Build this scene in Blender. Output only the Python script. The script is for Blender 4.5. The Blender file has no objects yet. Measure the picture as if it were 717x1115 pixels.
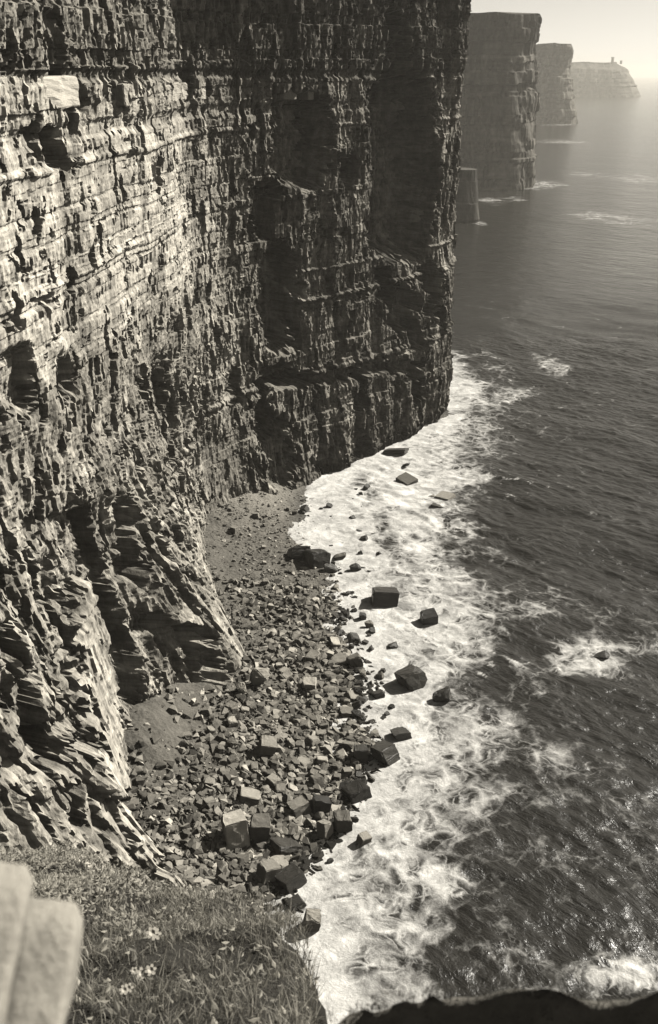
import bpy, bmesh, math, random
import numpy as np
from mathutils import Vector, Matrix, Euler

# ------------------------------------------------------------------ camera, sky, sun, exposure
CAM_H = 110.0
PITCH = math.radians(23.84)          # camera looks down by this much
F_PX = 1115 * 35.0 / 36.0            # focal length in photograph pixels
CX, CY = 358.5, 557.5
SUN_AZ = math.radians(60)            # right of straight ahead
SUN_EL = math.radians(38)

scene = bpy.context.scene
col = scene.collection
cam_data = bpy.data.cameras.new('camera')
cam = bpy.data.objects.new('camera', cam_data)
col.objects.link(cam)
cam_data.sensor_fit = 'VERTICAL'
cam_data.sensor_height = 36
cam_data.sensor_width = 36
cam_data.lens = 35
cam_data.clip_start = 0.05
cam_data.clip_end = 80000
cam.location = (0, 0, CAM_H)
cam.rotation_euler = (math.radians(90) - PITCH, 0, 0)
cam_data.dof.use_dof = True
cam_data.dof.focus_distance = 160
cam_data.dof.aperture_fstop = 3.6
scene.camera = cam

world = bpy.data.worlds.new('World')
scene.world = world
world.use_nodes = True
wn, wl = world.node_tree.nodes, world.node_tree.links
wn.clear()
sky = wn.new('ShaderNodeTexSky')
sky.sky_type = 'NISHITA'
sky.sun_disc = False
sky.sun_elevation = SUN_EL
sky.sun_rotation = SUN_AZ
sky.air_density = 0.6
sky.dust_density = 0.3
bw = wn.new('ShaderNodeRGBToBW')
tone = wn.new('ShaderNodeMix'); tone.data_type = 'RGBA'; tone.blend_type = 'MULTIPLY'
tone.inputs['Factor'].default_value = 1.0
tone.inputs[7].default_value = (1.0, 0.955, 0.86, 1)
bg = wn.new('ShaderNodeBackground')
bg.inputs['Strength'].default_value = 0.074
wo = wn.new('ShaderNodeOutputWorld')
wl.new(sky.outputs[0], bw.inputs[0])
wl.new(bw.outputs[0], tone.inputs[6])
wl.new(tone.outputs[2], bg.inputs[0])
wl.new(bg.outputs[0], wo.inputs[0])

sun_data = bpy.data.lights.new('sun', 'SUN')
sun_data.energy = 5.0
sun_data.angle = math.radians(0.6)
sun_data.color = (1.0, 0.96, 0.88)
sun = bpy.data.objects.new('sun', sun_data)
col.objects.link(sun)
SUN_DIR = Vector((math.sin(SUN_AZ) * math.cos(SUN_EL), math.cos(SUN_AZ) * math.cos(SUN_EL), math.sin(SUN_EL)))
sun.rotation_euler = SUN_DIR.to_track_quat('Z', 'Y').to_euler()
sun.location = SUN_DIR * 400

scene.view_settings.view_transform = 'Standard'
scene.view_settings.look = 'None'
scene.view_settings.exposure = 0.62
scene.view_settings.gamma = 1.0
scene.view_settings.use_curve_mapping = False
scene.cycles.use_denoising = True
scene.cycles.max_bounces = 6
scene.cycles.diffuse_bounces = 0
scene.cycles.glossy_bounces = 2
scene.cycles.volume_bounces = 1
scene.cycles.transparent_max_bounces = 8
scene.cycles.sample_clamp_indirect = 4

rng = np.random.default_rng(11)
random.seed(11)

# ------------------------------------------------------------------ pixels <-> place
CP, SP = math.cos(PITCH), math.sin(PITCH)

def ray(px, py):
    a = (np.asarray(px, float) - CX) / F_PX
    b = (CY - np.asarray(py, float)) / F_PX
    return a, CP + b * SP, -SP + b * CP            # direction x, y, z

def ground(px, py, z=0.0):
    dx, dy, dz = ray(px, py)
    t = (z - CAM_H) / dz
    return dx * t, dy * t

def at_slant(px, py, dist):
    dx, dy, dz = ray(px, py)
    n = dist / np.sqrt(dx * dx + dy * dy + dz * dz)
    return dx * n, dy * n, CAM_H + dz * n

def project(x, y, z):
    zz = z - CAM_H
    d = y * CP - zz * SP
    u = y * SP + zz * CP
    d = np.maximum(d, 0.1)
    return CX + F_PX * x / d, CY - F_PX * u / d

# ------------------------------------------------------------------ numpy noise
def hsh(i, j, seed=0):
    i = np.asarray(i).astype(np.int64); j = np.asarray(j).astype(np.int64)
    n = (i * 374761393 + j * 668265263 + seed * 982451653) & 0xFFFFFFFF
    n = ((n ^ (n >> 13)) * 1274126177) & 0xFFFFFFFF
    n = ((n ^ (n >> 15)) * 2246822519) & 0xFFFFFFFF
    n = n ^ (n >> 13)
    return (n & 0xFFFFFF) / float(0xFFFFFF)

def vn(x, y, seed=0):
    x = np.asarray(x, float); y = np.asarray(y, float)
    xi = np.floor(x); yi = np.floor(y)
    fx = x - xi; fy = y - yi
    fx = fx * fx * fx * (fx * (fx * 6 - 15) + 10)
    fy = fy * fy * fy * (fy * (fy * 6 - 15) + 10)
    a = hsh(xi, yi, seed); b = hsh(xi + 1, yi, seed)
    c = hsh(xi, yi + 1, seed); d = hsh(xi + 1, yi + 1, seed)
    return (a + (b - a) * fx) * (1 - fy) + (c + (d - c) * fx) * fy

def fbm(x, y, seed=0, octv=4, gain=0.5):
    s = 0; a = 1.0; t = 0
    for k in range(octv):
        s = s + a * (vn(x * 2 ** k + 17.3 * k, y * 2 ** k - 9.1 * k, seed + k * 7) * 2 - 1)
        t += a; a *= gain
    return s / t

def ridge(x, y, seed=0, octv=3):
    s = 0; a = 1.0; t = 0
    for k in range(octv):
        s = s + a * (1 - np.abs(vn(x * 2 ** k + 3.7 * k, y * 2 ** k + 5.9 * k, seed + k * 5) * 2 - 1))
        t += a; a *= 0.5
    return s / t

def facets(x, y, seed=0):
    """angular facets: each cell is a plane of its own offset and tilt; returns relief, cell value"""
    xi = np.floor(x); yi = np.floor(y)
    best = np.full(x.shape, 9.0); rel = np.zeros(x.shape); val = np.zeros(x.shape)
    for di in (-1, 0, 1):
        for dj in (-1, 0, 1):
            ci = xi + di; cj = yi + dj
            dx = x - ci - hsh(ci, cj, seed); dy = y - cj - hsh(ci, cj, seed + 1)
            d = dx * dx + dy * dy
            b = d < best
            best = np.where(b, d, best)
            h = hsh(ci, cj, seed + 2)
            rel = np.where(b, (h - 0.5) + 1.5 * (hsh(ci, cj, seed + 3) - 0.5) * dx + 1.1 * (hsh(ci, cj, seed + 4) - 0.5) * dy, rel)
            val = np.where(b, h, val)
    return rel, val

def sst(a, b, x):
    t = np.clip((x - a) / (b - a), 0, 1)
    return t * t * (3 - 2 * t)

# ------------------------------------------------------------------ mesh helpers
def tint(v, w=0.0):
    return (v, v * (0.94 + 0.02 * w), v * (0.82 + 0.05 * w), 1)

def link(name, me, mat=None, parent=None, label=None, cat=None, group=None, kind=None):
    o = bpy.data.objects.new(name, me)
    col.objects.link(o)
    if mat is not None and me is not None and not me.materials:
        me.materials.append(mat)
    if parent is not None:
        o.parent = parent
    tagit(o, label, cat, group, kind)
    return o

def tagit(o, label=None, cat=None, group=None, kind=None):
    if label: o['label'] = label
    if cat: o['category'] = cat
    if group: o['group'] = group
    if kind: o['kind'] = kind

def mesh_np(name, V, F, smooth=False, attrs=None):
    """V (n,3) and F (m,3 or 4) to a mesh, fast"""
    me = bpy.data.meshes.new(name)
    V = np.ascontiguousarray(V, dtype=np.float32); F = np.ascontiguousarray(F, dtype=np.int32)
    m, k = F.shape
    me.vertices.add(len(V)); me.vertices.foreach_set('co', V.ravel())
    me.loops.add(m * k); me.loops.foreach_set('vertex_index', F.ravel())
    me.polygons.add(m)
    me.polygons.foreach_set('loop_start', np.arange(0, m * k, k, dtype=np.int32))
    me.polygons.foreach_set('loop_total', np.full(m, k, dtype=np.int32))
    me.update(calc_edges=True)
    me.polygons.foreach_set('use_smooth', np.full(m, smooth, dtype=bool))
    for nm, arr in (attrs or {}).items():
        a = me.attributes.new(nm, 'FLOAT', 'POINT')
        a.data.foreach_set('value', np.ascontiguousarray(arr, dtype=np.float32).ravel())
    return me

def grid_faces(nr, nc):
    i = np.arange((nr - 1) * (nc - 1)); r = i // (nc - 1); c = i % (nc - 1)
    a = r * nc + c
    return np.stack([a, a + 1, a + nc + 1, a + nc], 1)

# ------------------------------------------------------------------ materials
class NT:
    def __init__(self, name):
        self.m = bpy.data.materials.new(name); self.m.use_nodes = True
        self.t = self.m.node_tree; self.t.nodes.clear()
        self.out = self.new('ShaderNodeOutputMaterial')
    def new(self, typ, **kw):
        n = self.t.nodes.new(typ)
        for k, v in kw.items(): setattr(n, k, v)
        return n
    def val(self, sock, v):
        if hasattr(v, 'is_linked') or isinstance(v, bpy.types.NodeSocket): self.t.links.new(v, sock)
        else: sock.default_value = v
    def math(self, op, a, b=0.0, c=0.0, clamp=False):
        n = self.new('ShaderNodeMath', operation=op); n.use_clamp = clamp
        self.val(n.inputs[0], a); self.val(n.inputs[1], b); self.val(n.inputs[2], c)
        return n.outputs[0]
    def noise(self, scale, detail=4, rough=0.55, vec=None, dist=0.0):
        n = self.new('ShaderNodeTexNoise'); n.inputs['Scale'].default_value = scale
        n.inputs['Detail'].default_value = detail; n.inputs['Roughness'].default_value = rough
        n.inputs['Distortion'].default_value = dist
        if vec is not None: self.t.links.new(vec, n.inputs['Vector'])
        return n.outputs[0]
    def voro(self, scale, feature='F1', vec=None):
        n = self.new('ShaderNodeTexVoronoi', feature=feature); n.inputs['Scale'].default_value = scale
        if vec is not None: self.t.links.new(vec, n.inputs['Vector'])
        return n.outputs['Distance']
    def attr(self, name):
        return self.new('ShaderNodeAttribute', attribute_name=name).outputs['Fac']
    def pos(self, scale=None):
        g = self.new('ShaderNodeNewGeometry').outputs['Position']
        if scale is None: return g
        m = self.new('ShaderNodeMapping'); m.inputs['Scale'].default_value = scale
        self.t.links.new(g, m.inputs[0]); return m.outputs[0]
    def objv(self, scale=(1, 1, 1)):
        g = self.new('ShaderNodeTexCoord').outputs['Object']
        m = self.new('ShaderNodeMapping'); m.inputs['Scale'].default_value = scale
        self.t.links.new(g, m.inputs[0]); return m.outputs[0]
    def ramp(self, fac, stops):
        n = self.new('ShaderNodeValToRGB')
        e = n.color_ramp.elements
        while len(e) < len(stops): e.new(0.5)
        for k, (p, c) in enumerate(stops):
            e[k].position = p; e[k].color = c
        self.val(n.inputs[0], fac); return n.outputs[0]
    def grey(self, v, warm=(1.0, 0.94, 0.82)):
        n = self.new('ShaderNodeCombineXYZ')
        for k in range(3): self.val(n.inputs[k], self.math('MULTIPLY', v, warm[k]))
        return n.outputs[0]
    def bump(self, h, strength=0.5, dist=0.2, normal=None):
        n = self.new('ShaderNodeBump'); n.inputs['Strength'].default_value = strength
        n.inputs['Distance'].default_value = dist
        self.t.links.new(h, n.inputs['Height'])
        if normal is not None: self.t.links.new(normal, n.inputs['Normal'])
        return n.outputs[0]
    def bsdf(self, color, rough=0.9, normal=None, spec=0.2, **kw):
        n = self.new('ShaderNodeBsdfPrincipled')
        self.val(n.inputs['Base Color'], color); self.val(n.inputs['Roughness'], rough)
        n.inputs['Specular IOR Level'].default_value = spec
        for k, v in kw.items(): self.val(n.inputs[k], v)
        if normal is not None: self.t.links.new(normal, n.inputs['Normal'])
        return n.outputs[0]
    def done(self, surf):
        self.t.links.new(surf, self.out.inputs[0]); return self.m

def cliff_material(name, grain=1.0, base=0.30):
    n = NT(name)
    tonev = n.attr('tone')
    p = n.pos()
    fine = n.noise(0.55 * grain, 6, 0.7, n.pos((1, 1, 0.55)))
    streak = n.noise(0.16 * grain, 5, 0.65, n.pos((1.0, 1.0, 0.16)))
    layer = n.noise(0.9 * grain, 4, 0.6, n.pos((0.10, 0.10, 1.0)))
    m = n.math('ADD', n.math('MULTIPLY', fine, 0.9), n.math('MULTIPLY', streak, 0.8))
    m = n.math('ADD', m, n.math('MULTIPLY', layer, 0.7))           # mean about 1.2
    m = n.math('SUBTRACT', m, 0.33)
    m = n.math('POWER', n.math('MAXIMUM', m, 0.15), 1.8)
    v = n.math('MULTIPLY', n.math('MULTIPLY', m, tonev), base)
    v = n.math('MINIMUM', v, 0.62)
    h = n.math('ADD', n.noise(1.1 * grain, 5, 0.7, n.pos((1, 1, 0.7))), n.math('MULTIPLY', n.voro(0.8 * grain, 'F1', n.pos((1, 1, 0.6))), 0.6))
    nb = n.bump(h, 0.55, 0.45 / grain)
    return n.done(n.bsdf(n.grey(v), 0.92, nb, 0.1))

def boulder_material(name, base=0.2, wet=False, spread=0.8):
    n = NT(name)
    oi = n.new('ShaderNodeObjectInfo')
    ov = n.objv()
    f = n.noise(2.2, 6, 0.7, ov)
    lay = n.noise(1.5, 4, 0.6, n.objv((0.4, 0.4, 5.0)))
    v = n.math('ADD', n.math('MULTIPLY', f, 0.8), n.math('MULTIPLY', lay, 0.5))
    v = n.math('ADD', v, 0.35)
    r = n.math('ADD', n.math('MULTIPLY', oi.outputs['Random'], spread), 1 - spread / 2)
    v = n.math('MULTIPLY', n.math('MULTIPLY', v, r), base)
    h = n.math('ADD', n.noise(4.0, 6, 0.7, ov), n.math('MULTIPLY', lay, 0.6))
    nb = n.bump(h, 0.6, 0.25)
    return n.done(n.bsdf(n.grey(v), 0.45 if wet else 0.85, nb, 0.35 if wet else 0.15))

M = {}
M['cliff'] = cliff_material('cliff_rock', 1.0, 0.40)
M['far_cliff'] = cliff_material('far_cliff_rock', 0.25, 0.17)
M['block'] = boulder_material('pale_sandstone', 0.52, False, 0.25)
M['boulder'] = boulder_material('boulder_rock', 0.23)
M['boulder_pale'] = boulder_material('pale_boulder_rock', 0.34)
M['boulder_wet'] = boulder_material('wet_boulder_rock', 0.045, True)

def beach_material():
    n = NT('beach_shingle')
    wet = n.attr('wet')
    p = n.pos()
    f = n.noise(0.35, 5, 0.65, p); g = n.noise(2.6, 4, 0.75, p)
    v = n.math('ADD', n.math('MULTIPLY', f, 0.13), n.math('MULTIPLY', g, 0.11))
    v = n.math('MULTIPLY', v, n.math('ADD', n.math('SUBTRACT', 1.12, n.math('MULTIPLY', wet, 0.72)), n.math('MULTIPLY', n.attr('sand'), 0.9)))
    h = n.math('ADD', n.noise(1.3, 6, 0.75, p), n.math('MULTIPLY', n.voro(1.1, 'F1', p), 0.7))
    return n.done(n.bsdf(n.grey(v), n.math('SUBTRACT', 0.95, n.math('MULTIPLY', wet, 0.35)), n.bump(h, 0.8, 0.45), 0.2))
M['beach'] = beach_material()

def stone_scatter_material():
    n = NT('scree_stone')
    t = n.attr('tone')
    f = n.noise(1.5, 5, 0.7, n.pos())
    v = n.math('MULTIPLY', n.math('ADD', n.math('MULTIPLY', f, 0.7), 0.55), t)
    return n.done(n.bsdf(n.grey(v), 0.88, n.bump(n.noise(3.0, 5, 0.7, n.pos()), 0.5, 0.2), 0.12))
M['scree'] = stone_scatter_material()

def sea_material():
    n = NT('sea_water')
    foam = n.attr('foam')
    far = n.attr('far')
    p = n.pos()
    # lacy foam: warped cell edges and streaks, cut by the foam density laid along the shore
    warp = n.new('ShaderNodeTexNoise'); warp.inputs['Scale'].default_value = 0.16; warp.inputs['Detail'].default_value = 5
    n.t.links.new(p, warp.inputs['Vector'])
    wv = n.new('ShaderNodeVectorMath', operation='MULTIPLY_ADD')
    n.t.links.new(warp.outputs['Color'], wv.inputs[0]); wv.inputs[1].default_value = (9, 9, 0); n.t.links.new(p, wv.inputs[2])
    lace1 = n.voro(0.22, 'DISTANCE_TO_EDGE', wv.outputs[0])
    lace2 = n.voro(0.55, 'DISTANCE_TO_EDGE', wv.outputs[0])
    web = n.math('MINIMUM', n.math('MULTIPLY', lace1, 1.3), n.math('ADD', n.math('MULTIPLY', lace2, 1.7), 0.06))
    web = n.math('SUBTRACT', 1.0, n.math('MULTIPLY', web, 1.7, clamp=True))       # 1 on the threads
    cloud = n.noise(0.075, 8, 0.72, wv.outputs[0])
    fine = n.noise(0.8, 6, 0.75, p, 0.5)
    pat = n.math('ADD', n.math('MULTIPLY', web, 0.5), n.math('MULTIPLY', cloud, 1.25))
    pat = n.math('ADD', pat, n.math('MULTIPLY', fine, 0.5))                        # about 0.4..1.4
    thr = n.math('SUBTRACT', 1.62, n.math('MULTIPLY', foam, 1.0))
    mask = n.new('ShaderNodeMapRange'); mask.interpolation_type = 'SMOOTHSTEP'
    n.t.links.new(n.math('SUBTRACT', pat, thr), mask.inputs[0])
    mask.inputs[1].default_value = -0.14; mask.inputs[2].default_value = 0.40
    mk = mask.outputs[0]
    rot = n.new('ShaderNodeMapping'); rot.inputs['Rotation'].default_value = (0, 0, -math.radians(47)); n.t.links.new(p, rot.inputs[0])
    def along(sc):
        m_ = n.new('ShaderNodeMapping'); m_.inputs['Scale'].default_value = sc; n.t.links.new(rot.outputs[0], m_.inputs[0]); return m_.outputs[0]
    h1 = n.noise(0.60, 6, 0.62, along((1.0, 0.45, 1)), 0.5)
    h2 = n.noise(0.11, 6, 0.62, along((1.0, 0.38, 1)), 0.4)
    h3 = n.noise(0.024, 5, 0.6, along((1.0, 0.35, 1)), 0.3)
    b1 = n.bump(h1, 1.0, 0.40)
    b2 = n.bump(h2, 1.0, 1.6, b1)
    b3n = n.new('ShaderNodeBump'); b3n.inputs['Distance'].default_value = 3.0
    n.t.links.new(n.math('MULTIPLY', far, 0.75), b3n.inputs['Strength']); n.t.links.new(h3, b3n.inputs['Height']); n.t.links.new(b2, b3n.inputs['Normal'])
    water = n.bsdf(tint(0.022), n.math('ADD', n.math('MULTIPLY', far, -0.15), 0.28), b3n.outputs[0], 0.5, IOR=1.48)
    fv = n.math('ADD', n.math('MULTIPLY', n.noise(0.16, 9, 0.78, wv.outputs[0]), 1.7), -0.27)
    fv = n.math('MINIMUM', n.math('MAXIMUM', fv, 0.14), 0.80)
    fb = n.bump(n.noise(0.5, 7, 0.7, p, 0.4), 0.6, 0.8)
    fo = n.bsdf(n.grey(fv, (1.0, 0.98, 0.93)), 0.85, fb, 0.1)
    mx = n.new('ShaderNodeMixShader')
    n.t.links.new(mk, mx.inputs[0]); n.t.links.new(water, mx.inputs[1]); n.t.links.new(fo, mx.inputs[2])
    return n.done(mx.outputs[0])
M['sea'] = sea_material()

def simple_material(name, lo, hi, scale=3.0, rough=0.9, bump=0.5, bdist=0.05, obj=True, trans=0.0):
    n = NT(name)
    vec = n.objv() if obj else n.pos()
    f = n.noise(scale, 6, 0.7, vec)
    c = n.ramp(f, [(0.3, tint(lo)), (0.7, tint(hi))])
    nb = n.bump(n.noise(scale * 2.5, 6, 0.7, vec), bump, bdist)
    b = n.bsdf(c, rough, nb, 0.15)
    if trans:
        tr = n.new('ShaderNodeBsdfTranslucent'); n.t.links.new(c, tr.inputs[0])
        mx = n.new('ShaderNodeMixShader'); mx.inputs[0].default_value = trans
        n.t.links.new(b, mx.inputs[1]); n.t.links.new(tr.outputs[0], mx.inputs[2]); b = mx.outputs[0]
    return n.done(b)

def blade_material(name, base):
    n = NT(name)
    t = n.attr('tone')
    v = n.math('MULTIPLY', t, base)
    c = n.grey(v, (1.0, 0.945, 0.81))
    b = n.bsdf(c, 0.7, None, 0.25)
    tr = n.new('ShaderNodeBsdfTranslucent'); n.t.links.new(c, tr.inputs[0])
    mx = n.new('ShaderNodeMixShader'); mx.inputs[0].default_value = 0.3
    n.t.links.new(b, mx.inputs[1]); n.t.links.new(tr.outputs[0], mx.inputs[2])
    return n.done(mx.outputs[0])
M['soil'] = simple_material('dark_soil', 0.02, 0.06, 2.5, 0.95, 0.9, 0.15, False)
M['bank'] = simple_material('dark_peat', 0.09, 0.2, 6.0, 0.95, 0.9, 0.06, False)
M['turf'] = simple_material('clifftop_turf', 0.05, 0.12, 0.5, 0.95, 0.8, 0.3, False)
M['grass'] = blade_material('grass_blade', 0.24)
M['leaf'] = blade_material('leaf_green', 0.30)
M['petal'] = simple_material('white_petal', 0.7, 0.85, 30, 0.7, 0.1, 0.005, True, 0.2)
M['stem'] = simple_material('flower_stem', 0.06, 0.1, 30, 0.8, 0.1, 0.005)
M['slabstone'] = simple_material('lichened_flagstone', 0.22, 0.46, 14, 0.95, 0.6, 0.02)
M['masonry'] = simple_material('tower_masonry', 0.15, 0.25, 0.6, 0.95, 0.4, 0.3)

# ------------------------------------------------------------------ the shore, traced on the sea plane
SHORE_PX = [(500, 452), (480, 462), (445, 474), (415, 488), (385, 500), (352, 520), (340, 545), (345, 575), (343, 592), (370, 606), (386, 632), (384, 660),
            (372, 682), (393, 698), (398, 728), (404, 752), (398, 780), (414, 795), (428, 812), (412, 836), (388, 856), (392, 880),
            (372, 912), (350, 922), (336, 948), (314, 980), (326, 1015), (352, 1055), (372, 1100)]
sx, sy = ground([p[0] for p in SHORE_PX], [p[1] for p in SHORE_PX])
SHORE_Y = np.array(sy)[::-1]; SHORE_X = np.array(sx)[::-1]

def shore_x(y):
    return np.interp(y, SHORE_Y, SHORE_X)

# back edge of the beach (foot of the cliff), plan view
FOOT = np.array([(60, -4), (90, -8), (104, -16), (111, -22), (118, -28), (132, -33), (147, -33), (156, -29), (160, -20), (168, -17), (175, -18),
                 (190, -24), (215, -31), (241, -35), (262, -35), (345, -35)], float)
def foot_x(y):
    return np.interp(y, FOOT[:, 0], FOOT[:, 1])

def beach_h(x, y):
    x = np.asarray(x, float); y = np.asarray(y, float)
    d = shore_x(y) - x                                   # inland distance
    wob = fbm(x / 9, y / 9, 5, 3) * 2.0
    h = -0.9 + 0.105 * np.clip(d + wob + 4, -40, 60)
    h = np.where(d < -4, -0.9 + (d + 4) * 0.15, h)
    h = h + 0.7 * fbm(x / 6, y / 6, 9, 3) * sst(-2, 10, d)
    cone = np.exp(-(((x + 30) / 15) ** 2 + ((y - 262) / 17) ** 2))
    cone2 = np.exp(-(((x + 33) / 7) ** 2 + ((y - 146) / 15) ** 2))
    return h + 4.5 * cone + 3.0 * cone2

def on_beach(px, py, lift=0.0):
    x, y = ground(px, py, 1.0)
    for _ in range(6):
        z = float(max(beach_h(x, y), -0.2)) + lift
        x, y = ground(px, py, z)
    return float(x), float(y), float(max(beach_h(x, y), -0.2))

# ------------------------------------------------------------------ sea
def graded(lo, hi, step, far, growth=1.09):
    c = list(np.arange(lo, hi, step)); s = step; v = hi; right = []
    while v < far: right.append(v); s *= growth; v += s
    s = step; v = lo; left = []
    while v > -far:
        s *= growth; v -= s; left.append(v)
    return np.array(left[::-1] + c + right)

gx = graded(-45, 125, 0.46, 24000); gy = graded(78, 420, 0.56, 24000, 1.055)
gy = gy[gy > -3000]
X, Y = np.meshgrid(gx, gy)
stx = np.gradient(gx)[None, :] * np.ones_like(X); sty = np.gradient(gy)[:, None] * np.ones_like(X)
step = np.maximum(stx, sty)
near = sst(3.5, 0.9, step) if False else 1 - sst(0.9, 3.5, step)
mid = 1 - sst(3, 12, step)
a = math.radians(47)
Xr = X * math.cos(a) + Y * math.sin(a); Yr = -X * math.sin(a) + Y * math.cos(a)
wx = Xr + 5 * fbm(X / 22, Y / 22, 3, 2); wy = Yr + 5 * fbm(X / 25, Y / 25, 4, 2)
calm = sst(-2, 16, X - shore_x(Y)) * 0.7 + 0.3
Z = calm * (mid * (0.95 * fbm(wx / 17, wy / 32, 21, 2) + 0.55 * (ridge(wx / 8, wy / 22, 22, 2) - 0.6))
            + near * (0.62 * (ridge(wx / 3.8, wy / 10, 23, 3) - 0.6) + 0.20 * fbm(Xr / 1.3, Yr / 2.4, 24, 2)))
# foam density by row
FOAM_ROWS = [(380, 486, 500), (395, 495, 516), (415, 505, 535), (440, 508, 550), (470, 498, 552), (500, 488, 530), (540, 480, 518), (580, 455, 505), (620, 462, 520),
             (660, 480, 585), (690, 482, 545), (740, 480, 535), (780, 485, 575), (820, 485, 600), (850, 462, 600), (880, 440, 590),
             (920, 420, 560), (960, 408, 540), (1000, 396, 535), (1040, 385, 520), (1080, 380, 510), (1115, 380, 510)]
fr = np.array(FOAM_ROWS, float)
_, fy_ = ground(fr[:, 0] * 0, fr[:, 0]); fs_, _ = ground(fr[:, 1], fr[:, 0]); fl_, _ = ground(fr[:, 2], fr[:, 0])
o_ = np.argsort(fy_)
solid = np.interp(Y, fy_[o_], fs_[o_]); lace = np.interp(Y, fy_[o_], fl_[o_])
wob = fbm(X / 16, Y / 16, 31, 4) * 9
t = (X + wob - solid) / np.maximum(lace - solid, 3.0)
foam = np.where(t < 0, 0.58 + 0.20 * np.clip(-t, 0, 1.2), 0.58 - 0.40 * np.clip(t, 0, 1))
foam = np.where(t > 1, 0.18 * np.exp(-np.clip(t - 1, 0, 20) * 0.8), foam)
foam = foam * (Y < fy_.max() + 5)
dsh = X - shore_x(Y)
foam = np.maximum(foam, 0.80 * (np.abs(dsh) < 60) * np.exp(-np.clip(dsh - 1.5, 0, 80) / 6.0) * (Y < 335) * (Y > 75))
def foam_blob(px, py, rx, ry, v):
    global foam
    bx_, by_ = ground(px, py)
    foam = np.maximum(foam, v * np.exp(-(((X - bx_) / rx) ** 2 + ((Y - by_) / ry) ** 2) ** 1.5))
for b in [(652, 713, 7, 9, 0.62), (625, 720, 6, 6, 0.62), (690, 705, 7, 5, 0.42), (555, 665, 13, 6, 0.45), (590, 820, 6, 8, 0.3), (690, 1058, 7, 3.2, 0.62), (650, 1060, 4, 2.2, 0.5),
          (475, 960, 6, 5, 0.6), (500, 860, 8, 6, 0.45), (548, 790, 8, 8, 0.4), (460, 1010, 5, 4, 0.55),
          (600, 400, 8, 20, 0.35), (555, 430, 9, 14, 0.4), (540, 395, 8, 16, 0.3),
          (575, 203, 26, 34, 0.52), (597, 200, 22, 34, 0.5), (533, 218, 20, 30, 0.42), (560, 216, 16, 22, 0.42), (522, 243, 7, 14, 0.45),
          (640, 190, 30, 50, 0.35), (650, 235, 30, 40, 0.38), (605, 135, 60, 70, 0.5), (612, 154, 60, 60, 0.45), (700, 195, 60, 80, 0.3), (680, 240, 40, 40, 0.3)]:
    foam_blob(*b)
for px_c, py_c in [(392, 522), (402, 540), (412, 560), (420, 578), (426, 598)]:       # grey wash over shingle at the bay head
    bx_, by_ = ground(px_c, py_c)
    foam = foam * (1 - 0.42 * np.exp(-(((X - bx_) / 3.2) ** 2 + ((Y - by_) / 7) ** 2)))
fleck = sst(0.86, 0.95, ridge(wx / 3.8, wy / 10, 23, 3)) * sst(0.35, 0.75, vn(X / 30, Y / 45, 27)) * near
foam = foam + 0.5 * fleck * (foam < 0.35) * (Y > 120)
foam = foam + 0.11 * sst(0.55, 0.8, ridge(wx / 9, wy / 15, 22, 2)) * mid * (foam < 0.4)
farv = sst(0.6, 12, step)
# wave hump and swash: the sheet rises slightly at the swash line, stays below the dry beach
V = np.stack([X.ravel(), Y.ravel(), Z.ravel()], 1)
sea_me = mesh_np('sea', V, grid_faces(len(gy), len(gx)), True, {'foam': foam, 'far': farv})
link('sea', sea_me, M['sea'], None, 'dark choppy sea with white foam breaking along the rocky shore', 'sea', None, 'structure')

# ------------------------------------------------------------------ beach
bxs = np.arange(-60, 62, 0.7); bys = np.arange(78, 350, 0.7)
BX, BY = np.meshgrid(bxs, bys)
BZ = beach_h(BX, BY) + 0.25 * fbm(BX / 1.6, BY / 1.6, 41, 3)
wet = 1 - sst(2, 9, shore_x(BY) - BX + 3 * fbm(BX / 6, BY / 6, 42, 2))
beach_me = mesh_np('beach', np.stack([BX.ravel(), BY.ravel(), BZ.ravel()], 1), grid_faces(len(bys), len(bxs)), True, {'wet': wet, 'sand': np.exp(-(((BX + 22) / 17) ** 2 + ((BY - 258) / 19) ** 2))})
link('beach', beach_me, M['beach'], None, 'strip of dark shingle and sand at the foot of the cliff', 'beach', None, 'structure')

# ------------------------------------------------------------------ cliff builder
def smooth_path(pts, du, sm):
    pts = np.array(pts, float)
    seg = np.r_[0, np.cumsum(np.hypot(*np.diff(pts, axis=0).T))]
    u = np.arange(0, seg[-1], du)
    x = np.interp(u, seg, pts[:, 0]); y = np.interp(u, seg, pts[:, 1])
    k = max(3, int(sm / du)) | 1
    ker = np.hanning(k + 2)[1:-1]; ker /= ker.sum()
    def s(v):
        return np.convolve(np.pad(v, k // 2, mode='reflect', reflect_type='odd'), ker, 'valid')
    x, y = s(x), s(y)
    tx, ty = np.gradient(x), np.gradient(y)
    nx, ny = ty, -tx                     # to the right of travel = seaward
    nx, ny = s(nx), s(ny)
    l = np.hypot(nx, ny)
    return u, x, y, nx / l, ny / l

def bed_table(z0, z1, tmin, tmax, seed):
    r = np.random.default_rng(seed); b = [z0]
    while b[-1] < z1: b.append(b[-1] + r.uniform(tmin, tmax) * (0.5 if r.random() < 0.35 else 1))
    return np.array(b), r.uniform(-1, 1, len(b) + 2), r.uniform(0.7, 1.35, len(b) + 2)

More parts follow.
